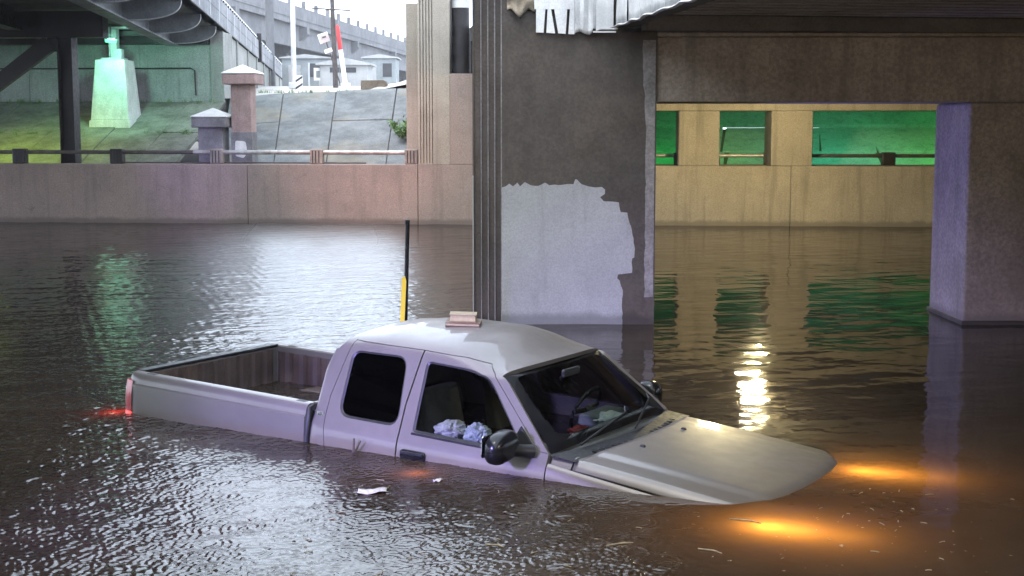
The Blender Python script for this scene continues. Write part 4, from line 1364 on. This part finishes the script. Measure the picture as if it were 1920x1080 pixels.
# concrete pedestal carrying a steel post
ped = thing('column_pedestal', 'pale tapered concrete pedestal with a steel post on top under the left bridge', 'pedestal', wl(-11.08, 6.5, 2.30), WR)
MB().frustum(0, 0, 0, .24, .61, .61, .60, .60).build('plinth', M['pedestal'], ped, bevel=.02)
MB().frustum(0, 0, .241, 1.98, .565, .565, .43, .43).build('body', M['pedestal'], ped, bevel=.025)
MB().box(-.30, .30, -.30, .30, 1.981, 2.04).build('base_plate', M['bracket'], ped, bevel=.008)
MB().box(-.10, .10, -.012, .012, 2.041, 2.88).box(-.115, -.101, -.12, .12, 2.041, 2.88).box(.101, .115, -.12, .12, 2.041, 2.88).build('steel_post', M['bracket'], ped)
MB().box(-.45, .55, -.2, .2, 2.881, 2.93).build('top_plate', M['bracket'], ped)
MB().box(.02, .26, -.15, .10, 2.04, 2.30).build('shoe', M['bracket'], ped, bevel=.01)

# approach wall panels under the parapet beyond the abutment
aw = thing('approach_wall', 'long pale panelled retaining wall under the receding bridge parapet', 'wall', (LB[0], LB[1], 3.0), DR)
yy = .5
k = 0
while yy < 84:
    MB().box(-.45, -.10, yy + .22, yy + 5.8, 0, 2.31).build('panel', M['wall_panel'], aw, bevel=.02)
    MB().box(-.45, -.04, yy + 5.82, yy + 6.2, 0, 2.31).build('post', M['wall_panel'], aw, bevel=.02)
    yy += 6.0
o = MB().box(-.1, .1, -.1, .1, 0, 1.25).build('parapet_post', M['steel_dark'], None, loc=(LB[0] - .125 * 19 + .02, LB[1] + 19, 5.15), rotz=DR, bevel=.02)
tag(o, 'short dark post at the parapet of the approach wall', 'post')

# ================================================================== far background
# hazy elevated viaduct
vi = thing('viaduct', 'hazy elevated concrete highway viaduct far behind at the top', 'viaduct', (-24, 130, 4.3))
VO = Vector((-24, 130, 4.3))
def vx(Y):
    return -21.9 + (Y - 130.6) * .101
def vsweep(name, mat, prof, y0=70, y1=330, n=44):
    b = MB(); m_ = len(prof)
    vs = []
    for i in range(n + 1):
        Y = y0 + (y1 - y0) * i / n
        for (dx, z) in prof:
            vs.append((vx(Y) + dx - VO.x, Y - VO.y, z - VO.z))
    fs = [(i * m_ + j, i * m_ + (j + 1) % m_, (i + 1) * m_ + (j + 1) % m_, (i + 1) * m_ + j) for i in range(n) for j in range(m_)]
    b.add(vs, fs)
    return b.build(name, mat, vi, 30)
vsweep('deck', M['viaduct'], [(-14, 12.2), (0, 12.2), (0, 12.75), (-14, 12.75)])
vsweep('parapet', M['viaduct'], [(-.35, 12.751), (.06, 12.751), (.06, 14.0), (-.35, 14.0)])
vsweep('fascia_girder', M['viaduct'], [(-.9, 10.1), (-.5, 10.1), (-.5, 12.199), (-.9, 12.199)])
for gx in (-4.2, -7.5, -10.8):
    vsweep('girder', M['viaduct'], [(gx - .25, 10.0), (gx + .25, 10.0), (gx + .25, 12.199), (gx - .25, 12.199)])
pm = MB().box(-.18, .18, -.25, .25, 0, .75).mesh('rail_post')
Y = 100.0
while Y < 270:
    link('rail_post', pm, M['viaduct'], vi, loc=(vx(Y) - .15 - VO.x, Y - VO.y, 14.0 - VO.z)); Y += 5.2
Y = 118.0
while Y < 320:
    c = MB().prism([(.2, 12.19), (.2, 11.5), (-1.8, 9.6), (-12.5, 9.6), (-14.3, 11.5), (-14.3, 12.19)], -.8, .8)
    bt = c.build('bent_cap', M['viaduct'], vi, loc=(vx(Y) - VO.x, Y - VO.y, -VO.z))
    for cx in (-2.6, -11.0):
        MB().box(cx - .7, cx + .7, -.7, .7, 4.0, 9.599).build('bent_column', M['viaduct'], bt, bevel=.06)
    Y += 24.0
def far_at(px, py, Y):
    d = Y / math.cos(R(6.697))
    k = (px - 960) / 2600.2
    # direction of the pixel for a camera pitched down 6.697 degrees
    b_ = -(py - 540) / 2600.2
    p_ = R(6.697)
    v = Vector((k, math.cos(p_) + b_ * math.sin(p_), -math.sin(p_) + b_ * math.cos(p_)))
    v *= Y / v.y
    return Vector((v.x, v.y, v.z + 2.3993))
# white hut
p = far_at(645, 168, 68); hz = p.z
hut = thing('equipment_hut', 'small white equipment hut with a shallow gable roof on the gravel', 'hut', p)
hut.location.z = hz - .2
MB().box(-1.15, 1.15, 0, 2.6, 0, 1.42).build('wall', M['hut_white'], hut, bevel=.02)
MB().prism([(-1.35, 1.38), (1.35, 1.38), (1.35, 1.46), (0, 1.74), (-1.35, 1.46)], -.12, 2.75).build('roof', M['hut_white'], hut)
for x0 in (-.72, -.02):
    MB().box(x0 + .05, x0 + .62, -.02, .0, 1.02, 1.26).build('louvre', M['hut_dark'], hut)
MB().box(-1.6, -1.53, -.9, -.83, -.1, 1.45).build('corner_post', M['light_pole'], hut)
MB().tube([(-1.57, -.86, .15), (1.2, -.5, .25)], .03, 6).build('fence_rail', M['light_pole'], hut)
for px_, py_, Y_, w_, h_, lab in ((712, 165, 74, 1.7, 1.75, 'grey shed to the right of the white hut'), (573, 165, 72, 2.4, 1.7, 'grey green shed to the left of the white hut')):
    p = far_at(px_, py_, Y_)
    sh = thing('shed', lab, 'shed', p, 0, 'sheds beside the hut')
    sh.location.z = p.z - .2
    MB().box(-w_ / 2, w_ / 2, 0, 2.2, 0, h_).build('wall', M['hut_grey'], sh, bevel=.02)
    MB().prism([(-w_ / 2 - .12, h_), (w_ / 2 + .12, h_), (w_ / 2 + .12, h_ + .06), (0, h_ + .22), (-w_ / 2 - .12, h_ + .06)], -.1, 2.3).build('roof', M['hut_white'], sh)
    MB().box(w_ * .1, w_ * .38, -.02, 0, h_ * .45, h_ * .85).build('window', M['hut_dark'], sh)
    MB().box(-w_ * .36, -w_ * .1, -.03, 0, .02, h_ * .8).build('door', M['hut_white'], sh)
# round tank or dish beside the sheds
p = far_at(709, 128, 90)
b = MB()
b.grid(lambda u, v: (v * .75 * math.cos(2 * math.pi * u), .30 * v * v, v * .75 * math.sin(2 * math.pi * u)), 20, 5)
dish = thing('dish_antenna', 'pale round dish antenna above the grey shed', 'antenna', p, R(25))
b.build('dish', M['hut_white'], dish, 50, solid=.02)
MB().tube([(0, .2, -2.2), (0, .2, .0)], .05, 8).build('mast', M['light_pole'], dish, 50)
# light pole, utility pole
p = far_at(551, 140, 58)
lp = thing('light_pole', 'tall pale metal light pole behind the end of the parapet', 'pole', (p.x, p.y, 3.9))
MB().tube([(0, 0, 0), (0, 0, 9.5)], [.11, .075], 12).build('shaft', M['light_pole'], lp, 50)
MB().box(-.2, .2, -.2, .2, 0, .25).build('base', M['light_pole'], lp, bevel=.02)
p = far_at(627, 120, 62)
up = thing('utility_pole', 'dark wooden utility pole with a crossarm above the white hut', 'pole', (p.x, p.y, 3.9))
MB().tube([(.05, 0, 0), (-.12, 0, 6.0)], [.12, .085], 12).build('shaft', M['wood_pole'], up, 50)
MB().tube([(-.95, -.1, 3.60), (.75, -.1, 3.50)], .035, 8).build('crossarm', M['wood_pole'], up)
MB().tube([(.22, 0, .2), (.20, 0, 3.2)], .012, 6).build('guy_wire', M['steel_grey'], up)
p = far_at(506, 60, 75)
up2 = thing('concrete_pole', 'wide pale concrete pole behind the parapet at the viaduct', 'pole', (p.x, p.y, 3.9))
MB().tube([(0, 0, 0), (0, 0, 11)], [.24, .20], 12).build('shaft', M['viaduct'], up2, 50)
MB().box(-.35, .35, -.35, .35, 0, .3).build('base', M['viaduct'], up2, bevel=.03)
# leaning sign
p = far_at(642, 162, 50)
sg = thing('leaning_sign', 'white and pinkish warning sign leaning on a thin post', 'sign', (p.x, p.y, p.z - .15))
tip = far_at(606, 60, 50) - far_at(642, 162, 50)
MB().tube([(0, 0, 0), (tip.x * .86, 0, tip.z * .86 + .1)], .022, 8).build('post', M['wood_pole'], sg, 50)
up_v = Vector((tip.x, 0, tip.z)).normalized(); rt = Vector((up_v.z, 0, -up_v.x))
def plate(c, w_, h_, y0, y1, nm, mt, parent):
    pts = [c - rt * w_ - up_v * h_, c + rt * w_ - up_v * h_, c + rt * w_ + up_v * h_, c - rt * w_ + up_v * h_]
    return MB().prism([(q.x, q.z) for q in pts], y0, y1).build(nm, mt, parent)
M['sign_pink'] = surf('faded sign face', (0.50, 0.40, 0.38), (0.40, 0.32, 0.30), 6, 0.6, 0, 0.1, 40)
c1 = Vector((tip.x, 0, tip.z)) * .97; c2 = Vector((tip.x, 0, tip.z)) * .735
pl = plate(c1, .185, .17, -.035, -.025, 'sign_plate', M['sign_pink'], sg)
plate(c1 + up_v * .135, .185, .035, -.038, -.0352, 'white_border', M['white'], pl)
plate(c1 - rt * .155, .03, .17, -.0365, -.0352, 'white_border', M['white'], pl)
plate(c1 + up_v * .02 + rt * .02, .07, .03, -.0372, -.0352, 'symbol', M['hut_dark'], pl)
plate(c2, .14, .07, -.035, -.025, 'lower_plate', M['white'], sg)
# crossing barrier arm
p = far_at(648, 158, 49)
ba = thing('barrier_arm', 'raised red and white crossing barrier arm in front of the white hut', 'barrier', (p.x, p.y, p.z - .1))
t2 = far_at(632, 41, 49) - far_at(648, 158, 49)
mid = .60
MB().tube([(0, 0, 0), (t2.x * mid, 0, t2.z * mid)], [.085, .078], 12).build('white_section', M['white'], ba, 50)
MB().tube([(t2.x * mid, 0, t2.z * mid), (t2.x * .97, 0, t2.z * .97), (t2.x, 0, t2.z)], [.077, .07, .03], 12).build('red_section', M['red'], ba, 50)
MB().box(-.16, .16, -.14, .14, -.1, .14).build('base', M['white'], ba, bevel=.02)
# timber block on the slope crest
p = far_at(702, 158, 43.5)
o = MB().prism(round_poly([(-.41, -.16), (.30, -.17), (.41, -.03), (.38, .08), (.30, .125), (-.40, .115)], .02), -.2, .2).build('timber_block', M['timber'], None, loc=p, bevel=.015)
tag(o, 'dark brown timber block lying on the crest of the paved slope', 'timber')
# pale bank of rubble behind it
def bank(u, v):
    x = -4.6 + 3.8 * u
    z = 3.55 + .55 * sstep(u, 0, 1) * 1.0 + .28 * math.sin(math.pi * min(1, v)) * (.4 + .6 * u) + .03 * math.sin(u * 40) * math.sin(v * 9)
    return (x, 8.9 + 2.2 * v, z - .15)
structure(MB().grid(bank, 40, 10).build('gravel_bank', M['gravel'], None, 60, loc=WO, rotz=WR))
# striped object marker
p = far_at(561, 168, 52)
om = thing('object_marker', 'small black and white striped marker at the foot of the approach wall', 'marker', p)
om.location.z -= .1
MB().box(-.13, .13, -.02, .02, 0, .62).build('plate', M['white'], om)
for zc in (.16, .42):
    MB().prism([(-.128, zc - .06), (.128, zc + .10), (.128, zc + .19), (-.128, zc + .03)], -.024, -.0205).build('stripe', M['hut_dark'], om)
p = far_at(525, 128, 66)
o = far_at(607, 128, 70)
ns = thing('notice_board', 'small white notice board to the left of the white hut', 'sign', (o.x - .0, o.y - 1.6, 3.95))
MB().tube([(0, 0, 0), (0, 0, .8)], .03, 8).build('post', M['light_pole'], ns)
MB().box(-.27, .27, -.03, 0, .62, 1.22).build('board', M['white'], ns)
MB().box(-.16, .2, -.036, -.0305, .75, 1.08).build('print', M['hut_grey'], ns)

# ------------------------------------------------------------------ bush in a crack of the slope
bu = thing('shrub', 'small green shrub growing at the foot of the cream pier', 'shrub', wl(-2.35, 4.5, 2.04), WR)
rnd = random.Random(21)
lv = MB(); stm = MB()
for k in range(26):
    a = rnd.uniform(0, 2 * math.pi); r_ = rnd.uniform(.15, .48); h_ = rnd.uniform(.15, .52)
    tipp = Vector((math.cos(a) * r_, math.sin(a) * r_ - .1, h_))
    stm.tube([(0, 0, 0), tipp * .5 + Vector((0, 0, .08)), tipp], [.008, .006, .003], 5)
    for j in range(26):
        c = tipp * rnd.uniform(.3, 1.08) + Vector([rnd.gauss(0, .05) for _ in range(3)])
        d = Vector([rnd.uniform(-1, 1) for _ in range(3)]).normalized(); e = d.orthogonal().normalized()
        L_, W_ = rnd.uniform(.05, .09), rnd.uniform(.014, .024)
        lv.add([c - d * L_, c + e * W_ + Vector((0, 0, .008)), c + d * L_, c - e * W_], [(0, 1, 2, 3)])
stm.build('stems', M['stem'], bu)
lo = lv.build('leaves', M['leaf'], bu)
lo['kind'] = 'stuff'

wd = MB()
rnd = random.Random(33)
def weed(x, y, z, h_, n_):
    for k in range(n_):
        a = rnd.uniform(0, 6.28); l_ = rnd.uniform(.4, 1) * h_
        b0 = Vector((x + rnd.gauss(0, .05), y + rnd.gauss(0, .04), z))
        t0 = b0 + Vector((math.cos(a) * l_ * .5, math.sin(a) * l_ * .4, l_))
        sd = Vector((-math.sin(a), math.cos(a), 0)) * rnd.uniform(.006, .014)
        wd.add([b0 - sd, b0 + sd, t0], [(0, 1, 2)])
for k in range(46):
    weed(rnd.uniform(-16, -8.5), rnd.choice((8.05, 8.1, 5.4)) + rnd.uniform(-.08, .05), 0, .16, 10)
    vv = wd
for k in range(34):
    weed(rnd.uniform(-8, -2.5), 8.5 + rnd.uniform(-.1, .3), 0, .14, 9)
vs_ = []
for (x, y, z) in wd.v:
    if x < -8.3:
        z0 = 1.27 + (3.12 - 1.27) * min(1, (y - 2.76) / 5.44)
    else:
        z0 = 3.38
    vs_.append((x, y, z + z0))
wd.v = vs_
o = wd.build('weeds', M['leaf'], None, loc=WO, rotz=WR)
o['kind'] = 'stuff'
tag(o, 'thin weeds along the joints and crest of the concrete slopes', 'weeds')

# ------------------------------------------------------------------ marker post behind the truck
mp = thing('marker_post', 'thin black rod with a yellow strip standing in the water behind the truck', 'post', (-1.13, 14.0, -1.0))
MB().tube([(0, 0, 0), (.075, 0, 2.4)], [.022, .022], 10).build('rod', M['gloss_trim'], mp, 50)
MB().prism([(-.026, 1.0), (.014, 1.0), (.058, 1.83), (.044, 1.88), (.012, 1.86)], -.026, -.018).build('yellow_strip', M['yellow'], mp)
MB().tube([(.072, 0, 2.401), (.073, 0, 2.45)], .025, 10).build('cap', M['gloss_trim'], mp, 50)

# ------------------------------------------------------------------ floating debris
tw = thing('twig', 'dark forked twig sticking out of the water against the rear door', 'twig', (0, 0, 0))
p0 = at_truck((-3.40, -1.035, .93)); tw.location = p0
sc = 1.0
a = at_truck((-3.39, -1.03, 1.155)) - p0; f = at_truck((-3.395, -1.03, 1.04)) - p0; b2 = at_truck((-3.32, -1.035, 1.15)) - p0
MB().tube([(0, 0, 0), f, a], [.012, .011, .007], 7).tube([f, f.lerp(b2, .5) + Vector((0, 0, -.004)), b2], [.008, .007, .004], 7).build('branch', M['twig'], tw, 50)
def paper_scrap(c, s, rot, seed, label, mat='paper'):
    r_ = random.Random(seed)
    b = MB().grid(lambda u, v: ((u - .5) * s + .1 * s * (v - .5), (v - .5) * s * .55, .006 + .010 * math.sin(u * 7 + seed) * math.sin(v * 5 + seed)), 8, 6)
    o_ = b.build('paper_scrap', M[mat], None, 50, solid=.003, loc=c, rotz=rot)
    tag(o_, label, 'paper', None)
paper_scrap((-.92, 8.90, .004), .19, R(12), 2, 'pale sheet of soggy paper floating beside the truck door')
paper_scrap((-.50, 9.18, .004), .07, R(40), 5, 'small pale scrap floating in the orange glow beside the truck')
# twigs drifting in front of the truck
tws = [((.62, 7.75), .17, 20, 'bare pale twig drifting in front of the truck, left of the lower glow'), ((1.12, 7.62), .15, -35, 'short pale twig drifting nearest the lower orange glow'),
       ((1.42, 8.22), .20, -28, 'thin pale twig drifting just left of the lower orange glow'), ((-.10, 7.72), .12, -25, 'pale broken twig drifting at the lower middle of the picture')]
for (c, L_, an, lab) in tws:
    d = Vector((math.cos(R(an)), math.sin(R(an)), 0)) * L_ / 2
    b = MB().tube([-d, d * .2 + Vector((.01, .012, .002)), d], [.005, .006, .003], 6)
    o_ = b.build('twig', M['litter'], None, 50, loc=(c[0], c[1], .006))
    tag(o_, lab, 'twig')
# fine leaf litter
rnd = random.Random(5)
lb_ = MB()
def flake(cx, cy, s):
    a = rnd.uniform(0, 6.28); n_ = rnd.choice((4, 5, 6))
    pts = [(cx + math.cos(a + 6.283 * k / n_) * s * rnd.uniform(.4, 1.3), cy + math.sin(a + 6.283 * k / n_) * s * rnd.uniform(.3, .8), .004 + rnd.uniform(0, .006)) for k in range(n_)]
    lb_.add(pts, [tuple(range(n_))])
def stick(cx, cy, L_):
    a = rnd.uniform(0, 6.28)
    d = Vector((math.cos(a), math.sin(a), 0)) * L_
    lb_.tube([Vector((cx, cy, .004)) - d, Vector((cx, cy, .006)), Vector((cx, cy, .004)) + d], .003, 4)
for k in range(230):
    t = rnd.random()
    cx = -1.6 + 5.2 * rnd.random(); cy = 7.0 + rnd.random() ** 1.3 * 2.6
    q = TM.inverted() @ Vector((cx, cy, 0))
    if -6 < q.x < -.25 and abs(q.y) < 1.03:
        continue
    if q.y > 0: continue
    flake(cx, cy, rnd.choice((.005, .006, .009, .012)))
    if rnd.random() < .35:
        stick(cx + rnd.gauss(0, .2), cy + rnd.gauss(0, .1), rnd.uniform(.008, .03))
o = lb_.build('leaf_litter', M['litter'])
o['kind'] = 'stuff'
tag(o, 'scattered leaf litter and bark floating in front of the truck', 'litter')

# ================================================================== lamps of the place
def lamp_box(name, label, loc, size, rotz, e_mat, group=None):
    t_ = thing(name, label, 'lamp', loc, rotz, group)
    hx, hy, hz_ = size
    MB().box(-hx, hx, -hy, hy, .02, hz_).build('housing', M['steel_grey'], t_, bevel=.02)
    MB().box(-hx * .85, hx * .85, -hy * .85, hy * .85, -.03, .018).build('lens', e_mat, t_, bevel=.01)
    MB().tube([(0, 0, hz_), (0, 0, hz_ + .35)], .02, 8).build('stem', M['steel_grey'], t_)
    return t_
M['lamp_warm'] = emit('lit sodium lens', (1.0, 0.82, 0.48), 200)
M['lamp_green'] = emit('lit green lens', (0.06, 1.0, 0.25), 2)
M['lamp_ygreen'] = emit('lit yellow green lens', (0.75, 1.0, 0.12), 2)
lamp_box('underpass_lamp', 'lit warm lamp under the deck behind the beam', (5.0, 28.6, 3.25), (.22, .16, .14), 0, M['lamp_warm'])
light('underpass_lamp_light', 'POINT', (5.2, 28.9, 3.10), 230, (1.0, .84, .42), None, shadow_soft_size=.12)
for k, (lx, ly, e, c, lab) in enumerate(((5.0, 2.0, 50, (.05, 1.0, .16), 'green floodlight above the middle opening behind the beige wall'),
                                    (9.3, 2.0, 58, (.12, 1.0, .55), 'green floodlight above the left of the widest opening'),
                                    (12.6, 2.2, 62, (.10, 1.0, .10), 'green floodlight beyond the right of the widest opening'))):
    lamp_box('floodlight', lab, wl(lx, ly, 3.25), (.16, .10, .12), WR, M['lamp_green'], 'green floodlights behind the beige wall')
    fl_ = light('floodlight_light', 'SPOT', wl(lx, ly, 3.12), e, c, None, shadow_soft_size=.1, spot_size=R(150), spot_blend=.6)
    aim(fl_, wl(lx, ly + 2.6, 1.6))
lamp_box('floodlight', 'yellow green floodlight under the left bridge beside the steel column', wl(-13.0, 2.2, 4.55), (.2, .12, .12), WR, M['lamp_ygreen'])
fl_ = light('floodlight_light', 'SPOT', wl(-13.0, 2.2, 4.4), 210, (.72, 1.0, .08), None, shadow_soft_size=.15, spot_size=R(100), spot_blend=.9)
aim(fl_, wl(-12.4, 3.9, 1.5))
lamp_box('floodlight', 'pale green floodlight above the concrete pedestal', wl(-10.7, 5.2, 4.75), (.16, .10, .10), WR, M['lamp_green'])
fl_ = light('floodlight_light', 'SPOT', wl(-10.5, 4.9, 4.62), 85, (.36, 1.0, .72), None, shadow_soft_size=.12, spot_size=R(150), spot_blend=.6)
aim(fl_, wl(-10.9, 8.0, 3.0))
# spots standing in for unseen emergency beacons, and one added behind the pier
def coloured_spot(name, loc, target, energy, col, size, blend=.7):
    b_ = light(name, 'SPOT', loc, energy, col, None, spot_size=R(size), spot_blend=blend, shadow_soft_size=.2)
    aim(b_, target)
coloured_spot('blue_spot', (-4.7, 4.4, 2.2), (-1.0, 10.3, .10), 2500, (.40, .33, 1.0), 36, 1.0)
coloured_spot('blue_spot', (-6.2, -2.5, 2.6), (-7.8, 34.1, 1.3), 7000, (.45, .30, 1.0), 5.4, 1.0)
coloured_spot('blue_spot', (1.79, 17.55, 1.3), (5.47, 17.2, 1.2), 110, (.26, .25, 1.0), 110)  # added lamp, hidden by the pier, to colour the jamb
coloured_spot('beacon_red', (-7.0, -3.0, 2.2), (-3.6, 33.6, 1.9), 8500, (1.0, .36, .28), 8.5, 1.0)
# warm street lamp on the near bank
light('street_lamp_near', 'POINT', (7.0, 1.5, 3.3), 360, (1.0, .80, .55), None, shadow_soft_size=.12)

# ================================================================== rainy haze
hm_, nt, out = new_mat('rain haze')
pv = nd(nt, 'ShaderNodeVolumePrincipled')
pv.inputs['Color'].default_value = (.92, .94, 1.0, 1)
pv.inputs['Density'].default_value = .0004
pv.inputs['Anisotropy'].default_value = .1
nt.links.new(pv.outputs[0], out.inputs['Volume'])
hz_o = MB().box(-160, 160, -20, 345, -2.4, 17.5).build('haze', hm_)
hz_o['kind'] = 'stuff'
